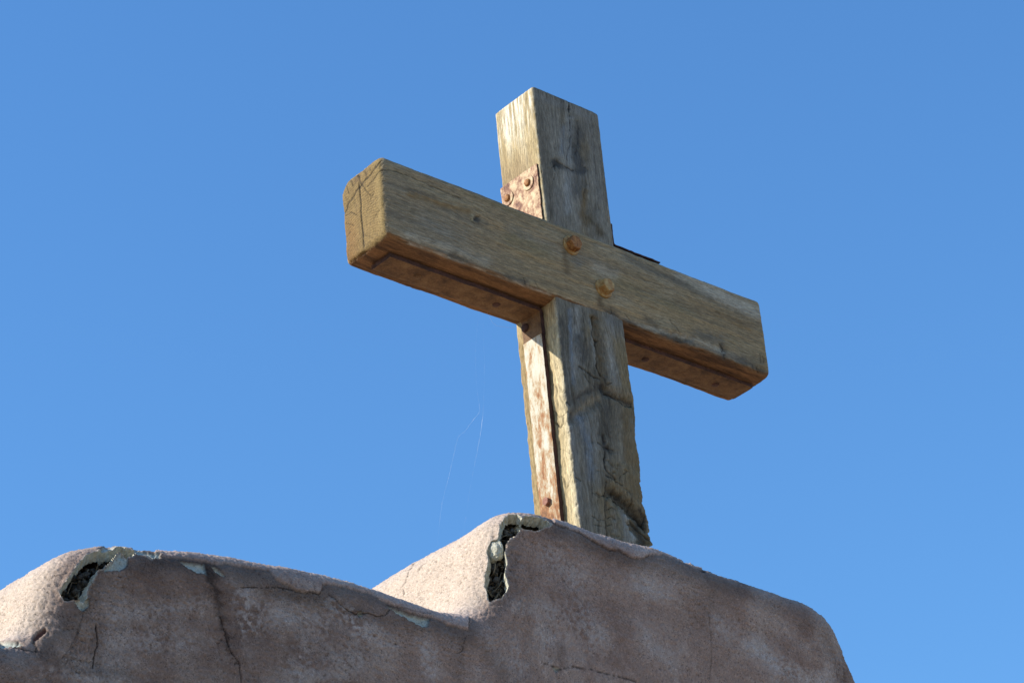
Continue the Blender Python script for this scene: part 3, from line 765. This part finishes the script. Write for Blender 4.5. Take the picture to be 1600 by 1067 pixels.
    EC = [([(561,286),(562,305),(564,330),(566,355),(568,378),(568,387)], 1.2, .006, .85), ([(596,251),(584,266),(570,282),(556,300),(545,318),(537,335)], 1.2, .004, .75),
          ([(559,272),(563,284),(570,296),(578,305)], 1.1, .004, .7), ([(552,262),(560,276)], 1.3, .005, .8), ([(585,258),(588,262)], 1., .003, .7), ([(576,262),(580,268)], 1., .003, .7),
          ([(568,266),(572,274)], 1., .003, .7), ([(547,280),(551,290)], 1.2, .004, .7), ([(541,290),(546,302)], 1., .003, .6), ([(597,264),(590,270),(583,280),(574,292)], 1., .003, .6),
          ([(538,338),(548,332),(558,336)], 1., .003, .6), ([(540,349),(552,352)], 1., .003, .5), ([(585,300),(575,318)], .8, .002, .35), ([(596,300),(580,328)], .8, .002, .3),
          ([(600,318),(578,352)], .8, .002, .3), ([(572,330),(590,305)], .8, .002, .3), ([(570,368),(582,372)], .9, .002, .4), ([(541,370),(548,362)], .9, .002, .5)]
    for pts, w, dep, dk in EC:
        k = groove(px, pts, w * .8, jit * 1.6) * endL * (X < -0.4); disp = disp - dep * .3 * k; col = col * (1 - dk * np.clip(k * 1.2, 0, 1))[..., None]
    # frayed rim of the sawn end
    rim = smooth(-0.510, -0.523, X) * (1 - endL)
    disp = disp - 0.002 * rim * smooth(-.3, .5, fbm(P, 180, 2, 52.0))
    cor = smooth(0.80, 0.72, np.abs(N).max(-1)); chip = smooth(0.05, 0.5, fbm(P, (22, 22, 22), 4, 66.0)) * cor
    disp = disp - 0.0042 * chip
    P2 = P + D + N * disp[..., None]
    q = grid_faces(*P.shape[:2], flip)
    mesh_obj('crossbeam', P2 + OFFC, q, [M_BEAM], cross, col)

def build_post():
    sec = rounded_rect(BW, BD, (0.006, 0.007, 0.008, 0.006), 0.0017)      # a = x, b = y
    S, L = timber_grid(sec, -0.74, 0.522, 0.0018, 0.013, 26)
    P = np.stack([S[..., 0] - BW / 2, S[..., 1], L], -1)
    N = closed_normals(P); mid = P.shape[0] // 2
    c = P[mid].mean(0); flip = ((P[mid] - c) * N[mid]).sum(-1).mean() < 0
    if flip: N = -N
    N[:12] = (0, 0, -1); N[-12:] = (0, 0, 1)
    X, Y, Z = P[..., 0], P[..., 1], P[..., 2]; px = to_px(P)
    front = smooth(0.45, 0.8, -N[..., 1]); left = smooth(0.4, 0.8, -N[..., 0]); right = smooth(0.4, 0.8, N[..., 0]); top = smooth(0.5, 0.9, N[..., 2])
    low = smooth(0.0, -0.06, Z); up = smooth(0.19, 0.2, Z)
    D = np.zeros(P.shape)
    # ragged right edge low down, from the photograph's outline (z, offset m)
    tb = [(0,0),(-.07,0),(-.14,.001),(-.165,.004),(-.19,.004),(-.21,.003),(-.26,-.003),(-.31,0),(-.345,-.003),(-.365,-.008),(-.385,-.003),(-.405,-.005),(-.42,-.002),(-.435,.005),(-.462,.002),(-.468,-.001),(-.475,.005),(-.490,.009),(-.497,-.006),(-.52,-.007),(-.7,0)]
    tb = sorted(tb); rx = np.interp(L, [a for a, _ in tb], [b for _, b in tb])
    D[..., 0] += rx * smooth(0.03, 0.09, X) + (0.0018 * fbm(P, (3, 12, 45), 4, 3.0) + 0.0022 * fbm(P, (20, 60, 190), 3, 3.5) * smooth(-.25, -.4, Z) + 0.0008 * fbm(P, (20, 60, 190), 3, 3.5)) * smooth(0.06, 0.094, X) * low
    D[..., 0] += -0.003 * fbm(P, (1, 8, 22), 4, 4.0) * smooth(-0.07, -0.094, X) * low
    # top corners worn down: front right and back left
    D[..., 2] += -0.010 * top * smooth(0.06, 0.094, X) - 0.006 * top * smooth(0.08, 0.12, Y) + 0.0
    jit = np.stack([fbm(P, 70, 3, 16.0), fbm(P, 70, 3, 19.0)], -1)
    W = P.copy()
    W[..., 0] += 0.008 * fbm(P, (6, 6, 3), 3, 11.0) + 0.014 * fbm(P, (4, 4, 2.5), 2, 12.0) * low
    def knot(u, v, r, s, el=3.0):
        k = on_plane(u, v, 1, 0.0); dx, dz = X - k[0], Z - k[2]
        W[..., 0] += np.sign(dx) * -r * 1.1 * np.exp(-(dz / (r * el)) ** 2) * np.exp(-np.abs(dx) / (r * 2.5)) * s * (Y < 0.06)
    knot(948, 608, 0.022, 1.0); knot(902, 245, 0.016, 1.0, 5); knot(918, 300, 0.010, .8, 5); knot(870, 255, 0.008, .8); knot(940, 688, .008, .8)
    W[..., 0] += 0.03 * np.exp(-((Z + 0.42) / 0.10) ** 2) * smooth(0.0, 0.09, X) * (Z + 0.42) * 10
    g1 = fbm(W, (45, 45, 2.0), 4, 13.0, 0.6); g2 = fbm(W, (190, 190, 10), 3, 14.0, 0.6); g3 = fbm(W, (420, 420, 50), 2, 15.0)
    amp = 1 + 1.3 * low
    disp = (0.0006 * g1 + 0.0008 * g2 + 0.0005 * g3) * amp * (1 - top)
    lump = fbm(P, (22, 22, 10), 4, 27.0)
    disp = disp + 0.0012 * lump * low * smooth(-0.03, -0.1, Z) + 0.0026 * fbm(P, (70, 70, 45), 4, 28.0) * smooth(-0.33, -0.45, Z) * smooth(0.0, 0.06, X)
    # --- colours, front
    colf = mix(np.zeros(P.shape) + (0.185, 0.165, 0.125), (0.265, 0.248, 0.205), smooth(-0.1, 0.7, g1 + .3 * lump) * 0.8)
    colf = mix(colf, (0.095, 0.08, 0.055), smooth(0.0, 0.8, -g1 + 0.8 * fbm(P, (16, 16, 6), 4, 24.0)) * 0.9)
    colf = mix(colf, (0.235, 0.17, 0.08), smooth(0.0, 0.6, fbm(P, (12, 12, 6), 4, 26.0) + 0.5 * smooth(0.0, 0.09, X) * low - 0.1) * 0.75)
    blu = smooth(-0.005, -0.07, X) * low * smooth(-0.45, -0.2, Z + 0.0) 
    colf = mix(colf, (0.215, 0.225, 0.225), blu * smooth(-.4, .4, g1) * 0.55)
    # --- colours, left (yellow tan, bleached above)
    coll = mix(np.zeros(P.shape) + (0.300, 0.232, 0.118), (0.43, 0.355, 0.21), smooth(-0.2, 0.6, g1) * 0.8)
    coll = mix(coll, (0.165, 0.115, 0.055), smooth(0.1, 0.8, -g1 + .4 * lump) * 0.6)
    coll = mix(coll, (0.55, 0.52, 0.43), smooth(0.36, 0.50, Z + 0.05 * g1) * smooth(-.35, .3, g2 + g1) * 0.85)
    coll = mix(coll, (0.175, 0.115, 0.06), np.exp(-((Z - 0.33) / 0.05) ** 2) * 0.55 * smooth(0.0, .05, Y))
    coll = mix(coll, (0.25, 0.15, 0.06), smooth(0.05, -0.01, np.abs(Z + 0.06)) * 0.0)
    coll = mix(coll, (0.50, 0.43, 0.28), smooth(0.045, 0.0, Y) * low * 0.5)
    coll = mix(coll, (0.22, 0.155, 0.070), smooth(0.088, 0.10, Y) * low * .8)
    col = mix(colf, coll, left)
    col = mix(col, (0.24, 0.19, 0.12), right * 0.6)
    col = col * (1 + 0.24 * g2 + 0.30 * g3)[..., None]
    arr = np.exp(-((X + 0.0935) / 0.004) ** 2) * np.exp(-((Y - 0.0) / 0.006) ** 2)
    col = mix(col, (0.48, 0.44, 0.33), np.clip(arr, 0, 1) * 0.6 * smooth(-.3, .4, fbm(P, (60, 60, 60), 3, 29.)))
    disp = disp - 0.002 * (0.4 + low) * np.clip(arr, 0, 1) * smooth(0.0, .5, fbm(P, (30, 30, 60), 3, 30.))
    # dark knots
    for u, v, rx_, ry, s in ((949,607,9,8,.8),(920,628,16,9,.5),(975,625,14,7,.5),(868,256,7,8,.75),(900,235,7,20,.6),(909,262,6,12,.55),(913,295,5,13,.5),(925,330,14,12,.4),(943,684,3.5,6,.95),(950,699,4,5,.95),(985,800,16,16,.6),(1003,815,10,14,.6),(905,515,7,14,.45),(940,670,8,24,.4),(990,640,8,10,.4),(895,300,6,18,.3)):
        d = np.hypot((px[..., 0] + jit[..., 0] * 5 - u) / rx_, (px[..., 1] + jit[..., 1] * 5 - v) / ry); k = np.exp(-d ** 2) * s * front
        col = col * (1 - 0.72 * k)[..., None]; disp = disp - 0.003 * k
    # brown worn channel from the joint down to the knot, gouge at the foot
    ch = groove(px, [(927,495),(930,515),(933,540),(938,565),(942,590),(948,606)], 5.5, jit * 3) * front
    disp = disp - 0.005 * ch; col = mix(col, (0.15, 0.125, 0.08), ch * 0.7)
    for pts, w, dep, c_, s in (([(952,612),(970,624),(990,632),(1000,634)], 5, .004, (.17,.13,.085), .6), ([(945,612),(925,632),(900,650),(890,655)], 9, .004, (.15,.13,.095), .55),
                               ([(955,770),(975,785),(990,800),(1005,815),(1015,828)], 8, .010, (.085,.075,.055), .75), ([(952,790),(955,815),(960,840)], 6, .005, (.16,.13,.08), .6),
                               ([(985,820),(998,835),(1008,850)], 6, .008, (.10,.09,.065), .7), ([(970,800),(975,830),(985,855)], 6, -.004, (.27,.26,.23), .6)):
        k = groove(px, pts, w, jit * 4) * front; disp = disp - dep * k; col = mix(col, c_, k * s)
    GL, DKc, BRN, BLU = (.33, .32, .285), (.055, .050, .044), (.165, .115, .055), (.185, .215, .245)
    lowf = front * (Z < 0.05); upf = front * (Z > 0.15)
    col, disp = brushes(px, P, col, disp, lowf, jit, [
        ([(900,486),(902,532),(900,583)], 7, GL, .55, 0), ([(890,484),(893,540),(896,600)], 3, BLU, .6, .0005), ([(878,500),(880,552),(885,610)], 4.5, DKc, .45, 0), ([(905,528),(909,545),(912,560)], 8, DKc, .6, 0),
        ([(929,496),(934,522),(939,552),(943,603)], 4.5, (.12,.092,.055), .85, .004), ([(922,500),(926,532),(931,570)], 2.5, GL, .6, -.001), ([(951,502),(955,550),(959,599)], 7, GL, .5, -.001), ([(950,497),(966,508)], 8, (.13,.125,.115), .5, 0),
        ([(940,603),(915,613),(896,625)], 6, (.075,.062,.046), .8, .005), ([(943,616),(927,624),(907,637),(896,644)], 4.5, (.25,.20,.13), .7, -.003), ([(900,634),(892,652)], 5, (.08,.07,.055), .6, .003), ([(886,616),(888,626)], 8, DKc, .5, .001),
        ([(945,607),(959,618),(979,627),(991,631)], 3.5, (.06,.048,.034), .9, .006), ([(955,603),(971,609),(987,618)], 5, (.24,.185,.115), .7, -.003), ([(960,627),(980,636),(993,640)], 5, (.20,.155,.09), .6, -.001), ([(944,600),(944,614)], 5, (.04,.036,.03), .85, .003),
        ([(906,651),(921,698),(924,745)], 7, BLU, .65, 0), ([(893,670),(898,740),(905,800)], 8, (.21,.205,.19), .5, 0), ([(948,635),(951,674)], 4.5, DKc, .55, .001), ([(930,650),(934,700)], 5, GL, .35, 0),
        ([(942,680),(944,692)], 3, (.035,.028,.02), .9, .004), ([(949,700),(952,706)], 3.5, (.035,.028,.02), .9, .004), ([(944,692),(950,702)], 2, DKc, .6, .002),
        ([(975,650),(990,740),(995,790)], 15, BRN, .6, 0), ([(965,660),(970,730)], 5, (.26,.23,.17), .5, -.001), ([(960,720),(985,735),(998,745)], 5, (.22,.18,.11), .5, -.003),
        ([(955,764),(979,784),(1002,809),(1014,825)], 5.5, (.05,.042,.03), .85, .008), ([(985,770),(1000,790),(1010,803)], 6, (.21,.175,.115), .6, -.004), ([(1000,795),(1012,812)], 3, DKc, .8, .004),
        ([(979,808),(984,825),(989,845)], 5, GL, .7, -.003), ([(966,800),(970,838)], 4, (.24,.20,.12), .5, 0), ([(996,820),(1006,848)], 6, (.06,.052,.04), .75, .004), ([(1004,826),(1016,842)], 4, (.17,.14,.09), .6, -.003),
        ([(948,752),(947,800),(949,838)], 3, (.10,.08,.05), .7, .002), ([(928,760),(930,830)], 4, (.19,.17,.12), .4, 0)], g2 + .6 * g3)
    col, disp = brushes(px, P, col, disp, upf, jit, [
        ([(891,186),(888,265),(886,331)], 6, (.28,.29,.28), .6, 0), ([(905,204),(900,233),(909,266)], 8, (.06,.062,.062), .75, .001), ([(866,254),(874,259)], 5, (.03,.03,.028), .85, .002), ([(874,259),(890,266),(900,268)], 3, DKc, .7, .001),
        ([(900,270),(904,300)], 9, (.075,.075,.072), .6, 0), ([(914,300),(911,336),(918,348)], 5.5, BRN, .85, .001), ([(920,340),(932,358),(940,364)], 8, (.10,.075,.04), .8, .001), ([(941,325),(950,366)], 6, (.25,.235,.19), .6, 0),
        ([(844,180),(850,300)], 8, (.12,.105,.08), .55, 0), ([(870,300),(872,345)], 8, (.17,.16,.14), .5, 0), ([(918,190),(930,260),(938,310)], 7, (.20,.19,.165), .5, 0), ([(840,150),(880,165),(930,185)], 6, (.23,.235,.225), .4, 0),
        ([(880,200),(878,240)], 4, BLU, .4, 0), ([(912,210),(918,250)], 3, DKc, .4, 0)], g2 + .6 * g3)
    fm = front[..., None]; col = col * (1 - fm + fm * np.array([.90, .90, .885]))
    CR = [([(927,494),(928,506),(926,520),(932,532),(934,546),(933,560),(936,575),(942,585)], 1.3, .006, .85), ([(930,529),(935,533)], 1.6, .004, .8),
          ([(905,572),(915,580),(928,588),(938,592)], 1.2, .004, .8), ([(912,583),(922,597),(930,603)], .9, .002, .5), ([(951,612),(965,624),(975,632),(990,634)], 1.4, .005, .8),
          ([(946,588),(950,600),(956,598)], 1.1, .003, .7), ([(905,640),(912,655),(913,668)], 1., .002, .5), ([(886,628),(890,632)], 1.2, .003, .7),
          ([(946,705),(945,725),(947,735),(955,742),(962,748)], 1.5, .006, .9), ([(934,690),(943,697),(958,702)], 1.1, .003, .6), ([(947,742),(960,750),(972,758)], 1.2, .004, .7),
          ([(968,750),(972,742),(980,737)], 1., .003, .6), ([(948,752),(947,770),(946,790),(947,815),(949,835)], 1.2, .005, .75), ([(932,770),(940,775),(950,773),(960,778),(968,783)], 1.2, .004, .75),
          ([(925,770),(937,776)], 1., .002, .5), ([(932,735),(945,738)], .8, .002, .4), ([(950,795),(957,792),(962,797)], 1., .003, .6), ([(949,808),(956,806),(962,812)], 1., .003, .6),
          ([(950,820),(957,818)], 1., .003, .6), ([(925,806),(935,812),(945,812)], 1., .003, .6), ([(926,818),(940,822)], .9, .002, .5), ([(900,745),(909,751)], 1., .003, .6),
          ([(985,768),(990,785),(985,800)], 1.1, .003, .6), ([(965,780),(972,795),(970,800)], 1., .003, .6), ([(990,800),(1003,812),(1012,826)], 1.6, .007, .8), ([(985,812),(1000,828),(1012,842)], 1.4, .006, .7),
          ([(912,660),(914,700),(921,735)], .9, .002, .35), ([(925,665),(926,720),(924,790)], .8, .002, .35), ([(934,780),(936,800),(934,830)], .8, .002, .4), ([(896,480),(899,520),(901,560)], .9, .002, .4),
          ([(910,482),(914,520),(913,550)], .9, .002, .4), ([(922,500),(924,530)], .8, .002, .3), ([(888,148),(890,180),(892,210),(886,250)], 1., .003, .6), ([(870,252),(885,262),(895,268)], 1., .003, .6),
          ([(862,262),(868,258),(866,280)], 1., .003, .5), ([(902,190),(904,215),(900,240)], 1., .002, .5), ([(889,150),(889,175)], 1.2, .004, .7), ([(913,262),(916,290),(912,310)], 1., .002, .4),
          ([(860,345),(860,300),(856,260)], .8, .001, .3), ([(940,200),(944,260),(950,320)], .8, .001, .3), ([(925,180),(930,260),(935,330)], .8, .0015, .3)]
    for pts, w, dep, dk in CR:
        k = groove(px, pts, w * .9, jit * 2.0) * front * smooth(-.9, .1, fbm(P, 70, 2, 91.)); disp = disp - dep * .6 * k; col = col * (1 - .95 * dk * np.clip(k * 1.2, 0, 1))[..., None]
    # random cross checks low on the right front
    cc = smooth(0.25, 0.45, fbm(P, (35, 35, 130), 3, 61.0)) * smooth(-0.28, -0.36, Z) * smooth(-.02, .02, X) * smooth(.07, .04, X) * front
    disp = disp - 0.003 * cc; col = col * (1 - 0.45 * cc)[..., None]
    # left face cracks
    CL = [([(864,640),(872,652),(880,648),(890,640)], .9, .002, .5), ([(872,600),(878,612),(888,605)], .9, .002, .5), ([(868,660),(874,668),(880,662),(879,650)], 1.4, .004, .7), ([(880,745),(885,765),(893,740)], .9, .002, .5),
          ([(873,700),(885,705),(895,712)], .8, .002, .4), ([(866,600),(884,640)], .9, .002, .4)]
    for pts, w, dep, dk in CL:
        k = groove(px, pts, w * .8, jit * 2) * left * (Z < 0); disp = disp - dep * .5 * k; col = col * (1 - dk * k)[..., None]
    cor = smooth(0.80, 0.72, np.abs(N).max(-1)); chip = smooth(0.05, 0.5, fbm(P, (24, 24, 24), 4, 67.0)) * cor
    disp = disp - 0.004 * chip
    inb = smooth(-0.012, -0.002, Z) * smooth(0.202, 0.192, Z)
    disp = np.clip(disp, -0.02, 0.0035); disp = disp * (1 - inb)
    P2 = P + D * (1 - inb)[..., None] + N * disp[..., None]
    q = grid_faces(*P.shape[:2], flip)
    mesh_obj('post', P2 + OFFC, q, [M_POST], cross, col)
build_beam(); build_post()

# ------------------------------------------------------------------ rusty brackets and bolts
def strap_mesh(name, path, nrm, wdir, w0, w1, th, mat, seed=0, holes=(), jag=0.0012, step=0.004, bw=9):
    """flat bar following path (list of 3d points), thickness th towards nrm (per point), width along wdir between w0 and w1"""
    path = np.array(path, float); nrm = np.array(nrm, float)
    Lc = np.concatenate([[0], np.cumsum(np.linalg.norm(np.diff(path, axis=0), axis=1))])
    n = int(Lc[-1] / step); t = np.linspace(0, Lc[-1], n)
    C = np.stack([np.interp(t, Lc, path[:, i]) for i in range(3)], -1)
    Nn = np.stack([np.interp(t, Lc, nrm[:, i]) for i in range(3)], -1); Nn /= np.linalg.norm(Nn, axis=1, keepdims=True)
    rs = np.random.RandomState(seed)
    wd = np.array(wdir, float)
    tt = np.stack([t, 0 * t, 0 * t], -1)
    e0 = w0 + jag * fbm(tt, 60, 4, seed + 1.3); e1 = w1 + jag * fbm(tt, 60, 4, seed + 5.3)
    V = []; nb = bw
    # ring: inner face w0->w1, outer face w1->w0
    ring = []
    for k in range(nb): ring.append((k / (nb - 1), 0))
    for k in range(nb): ring.append((1 - k / (nb - 1), 1))
    ring = np.array(ring); m_ = len(ring)
    P = np.zeros((n, m_, 3))
    for j, (a, h) in enumerate(ring):
        ww = e0 + (e1 - e0) * a
        bevel = 0.0009 if a in (0.0, 1.0) and h == 1 else 0
        P[:, j] = C + wd[None] * ww[:, None] + Nn * (h * th - bevel)
    wav = fbm(P, 35, 3, seed + 9.0) * 0.0007
    P += Nn[:, None] * wav[..., None]
    q = grid_faces(n, m_, False)
    caps = []
    for r in (0, n - 1):
        for k in range(nb - 1):
            a, b = r * m_ + k, r * m_ + k + 1; c, d = r * m_ + (2 * nb - 2 - k), r * m_ + (2 * nb - 1 - k)
            caps.append((a, b, c, d) if r else (d, c, b, a))
    q = np.concatenate([q, np.array(caps)])
    V = P.reshape(-1, 3) + OFFC
    # outward check
    a, b, c, d = V[q[(n // 2) * m_ + nb + 2]]; nn = np.cross(b - a, c - a)
    if nn @ Nn[n // 2] < 0: q = q[:, ::-1]
    mi = np.zeros(len(q), int); jj = np.arange(n - 1)[:, None] * m_
    mi[(jj + nb - 1).ravel()] = 1; mi[(jj + 2 * nb - 1).ravel()] = 1; mi[(n - 1) * m_:] = 1  # strap edges take the dark material to deepen the shade along them
    o = mesh_obj(name, V, q, [mat, M_RUST_D], cross, smooth_=False, mat_idx=mi)
    return o

def bolt(c, ax, r, h, wr, parent, mat_h=M_BOLT, mat_w=M_BOLTP, rot=0.3, hexa=True, wth=0.003, seed=0, dome=False):
    c = np.array(c) + OFFC; ax = np.array(ax, float)
    w = MB(); w.lathe(c, ax, [(wr * .98, -0.001), (wr, wth * .3), (wr * .97, wth), (wr * .6, wth * 1.05)], 36, jitter=0.012, seed=seed)
    b = MB()
    if dome: b.lathe(c + ax * wth * .4, ax, [(r, 0), (r, h * .35), (r * .8, h * .8), (r * .4, h)], 20, jitter=.03, seed=seed)
    else: b.lathe(c + ax * wth * .5, ax, [(r, 0), (r * 1.0, h * .92), (r * .93, h), (r * .3, h * 1.01)], 6, rot, jitter=.015, seed=seed + 1)
    bo = b.build('bolt', mat_h, parent)
    if wr > 0:
        wo_ = w.build('washer', mat_w, bo)
    return bo

# through bolts on the face of the crossbeam
bolt((-0.037, -0.0035, 0.143), (0.03, -1, 0.0), 0.0165, 0.017, 0.0215, cross, rot=0.35, seed=2)
bolt((0.042, -0.0035, 0.067), (0.0, -1, 0.03), 0.0160, 0.018, 0.0215, cross, rot=0.62, seed=5, mat_h=M_BOLTP)

T = 0.0105
Yv = (0, 1, 0)
def corner_path(sx, x_arm, x_face, z_arm, z_end, rad, inner=True):
    """arm run along z = z_arm from x_arm to the post face x_face, then down/up to z_end"""
    pts = [(x_arm, 0, z_arm)]; nr = [(0, 0, -1 if z_end < z_arm else 1)]
    vz = -1 if z_end < z_arm else 1
    cx = x_face + sx * rad; cz = z_arm + vz * rad
    pts.append((cx, 0, z_arm)); nr.append((0, 0, vz))
    for k in range(1, 8):
        a = 0.5 * math.pi * k / 8
        pts.append((cx - sx * rad * math.sin(a), 0, cz - vz * rad * math.cos(a))); nr.append((sx * math.sin(a), 0, vz * math.cos(a)))
    pts.append((x_face, 0, cz)); nr.append((sx, 0, 0)); pts.append((x_face, 0, z_end)); nr.append((sx, 0, 0))
    return pts, nr
hw = BW / 2
# lower left: arm underside and post left side
p, n_ = corner_path(-1, -0.487, -hw - 0.0015, -0.0015, -0.68, 0.012)
# split at the bend so that arm (shaded brown) and shank (flaking paint) keep their own finish
k_ = 6
pa = p[:-1] + [(p[-1][0], 0, -0.062)]
arm = strap_mesh('bracket_strap', pa, n_, Yv, 0.036, 0.092, T, M_RUST_U, 3)
arm['label'] = 'brown rusty strap under the near arm'
for x in (-0.397, -0.196): bolt((x, 0.063, -0.0105), (0, 0, -1), 0.0085, 0.004, 0.013, arm, M_RUST_U if x < -.3 else M_RUST_D, M_RUST_U, hexa=False, dome=True, wth=.0015, seed=int(-x * 100))
shank = strap_mesh('bracket_strap', [pa[-1], p[-1]], n_[-2:], Yv, 0.038, 0.092, T, M_RUST_L, 8)
shank['label'] = 'flaking whitish rusty strap down the sunlit side of the post'
bolt((-hw - 0.0105, 0.080, -0.030), (-1, 0, 0), 0.0095, 0.007, 0, shank, M_RUST_D, seed=4, dome=True)
bolt((-hw - 0.0105, 0.067, -0.423), (-1, 0, 0), 0.0090, 0.0075, 0, shank, M_BOLTR, rot=.2, seed=7)
hl = MB(); hl.lathe(np.array((-hw - 0.0108, 0.074, -0.168)) + OFFC, (-1, 0, 0), [(0.0030, 0), (0.0028, 0.0004)], 10, jitter=.12); hl.build('bolt_hole', M_CORE, shank)
# lower right
p, n_ = corner_path(1, 0.497, hw + 0.0015, -0.0015, -0.68, 0.012)
rb_ = strap_mesh('bracket_strap', p, n_, Yv, 0.036, 0.096, T, M_RUST_U, 13); rb_['label'] = 'brown rusty strap under the far arm'
for x in (0.214, 0.417): bolt((x, 0.068, -0.0105), (0, 0, -1), 0.0085, 0.004, 0.0145, rb_, M_RUST_D, M_RUST_U, dome=True, wth=.0015, seed=int(x * 90))
# upper left: wide plate on the sunlit side of the post and along the top of the near arm
p, n_ = corner_path(-1, -0.23, -hw - 0.001, BH - 0.002, 0.326, 0.006)
ul = strap_mesh('bracket_plate', p, n_, Yv, 0.008, 0.121, 0.004, M_RUST_P, 21, jag=.0018); ul['label'] = 'pink rusty plate with two bolts beside the top of the post'
bolt((-hw - 0.0055, 0.036, 0.293), (-1, 0, 0), 0.0085, 0.0065, 0.0165, ul, M_BOLT, M_RUST_P, dome=True, wth=.0018, seed=9)
bolt((-hw - 0.0055, 0.100, 0.290), (-1, 0, 0), 0.0085, 0.0065, 0.0165, ul, M_BOLT, M_RUST_P, dome=True, wth=.0018, seed=11)
# upper right: dark plate seen edge on
p, n_ = corner_path(1, 0.228, hw + 0.001, BH + 0.003, 0.245, 0.006)
ur = strap_mesh('bracket_plate', p, n_, Yv, 0.004, 0.118, 0.0034, M_RUST_D, 27, jag=.002); ur['label'] = 'dark rusty plate seen edge on above the far arm'

# ------------------------------------------------------------------ cobweb threads
def thread(px_pts, y, label, glints, r0, name='cobweb_thread'):
    P_ = np.array([on_plane(u, v, 1, y) for u, v in px_pts]); n = len(P_)
    # Catmull-Rom through the points
    C = []; G = []
    for i in range(n - 1):
        a, b, c, d = P_[max(i - 1, 0)], P_[i], P_[i + 1], P_[min(i + 2, n - 1)]
        for k in range(10):
            t = k / 10; C.append(.5 * ((2 * b) + (c - a) * t + (2 * a - 5 * b + 4 * c - d) * t * t + (3 * b - a - 3 * c + d) * t ** 3)); G.append(glints[i] * (1 - t) + glints[i + 1] * t)
    C.append(P_[-1]); G.append(glints[-1]); C = np.array(C); G = np.array(G)
    rs = np.random.RandomState(5); rr = r0 * (0.5 + (2.6 if r0 > .00005 else 8) * G * (0.35 + 0.65 * rs.rand(len(C))))
    o_ = MB(); base = C[0].copy(); o_.tube(C - base, rr, 5)
    o = o_.build(name, M_WEB, None, True); o.location = base
    o['label'] = label; o['category'] = 'cobweb'
    return o
thread([(749,478),(745,520),(743,560),(745,605),(749,641),(740,655),(726,674),(716,683),(709,710),(703,738),(695,768),(690,790),(686,822),(683,853)], .09,
       'long pale cobweb thread sagging from the near arm down to the wall hump', [.0,.0,.1,.0,.4,.9,.3,.35,.45,.5,.3,.35,.0,.0], .000022)
thread([(753,480),(757,570),(755,640),(753,660),(750,682),(735,760),(724,832)], .09, 'short faint cobweb thread just right of the long one', [0,0,.1,1.6,.5,0,0], .00002)
thread([(806,512),(790,511),(772,506),(758,482)], .11, 'faint cobweb thread in the corner where the near arm meets the post', [.3,.5,.3,0], .00009)
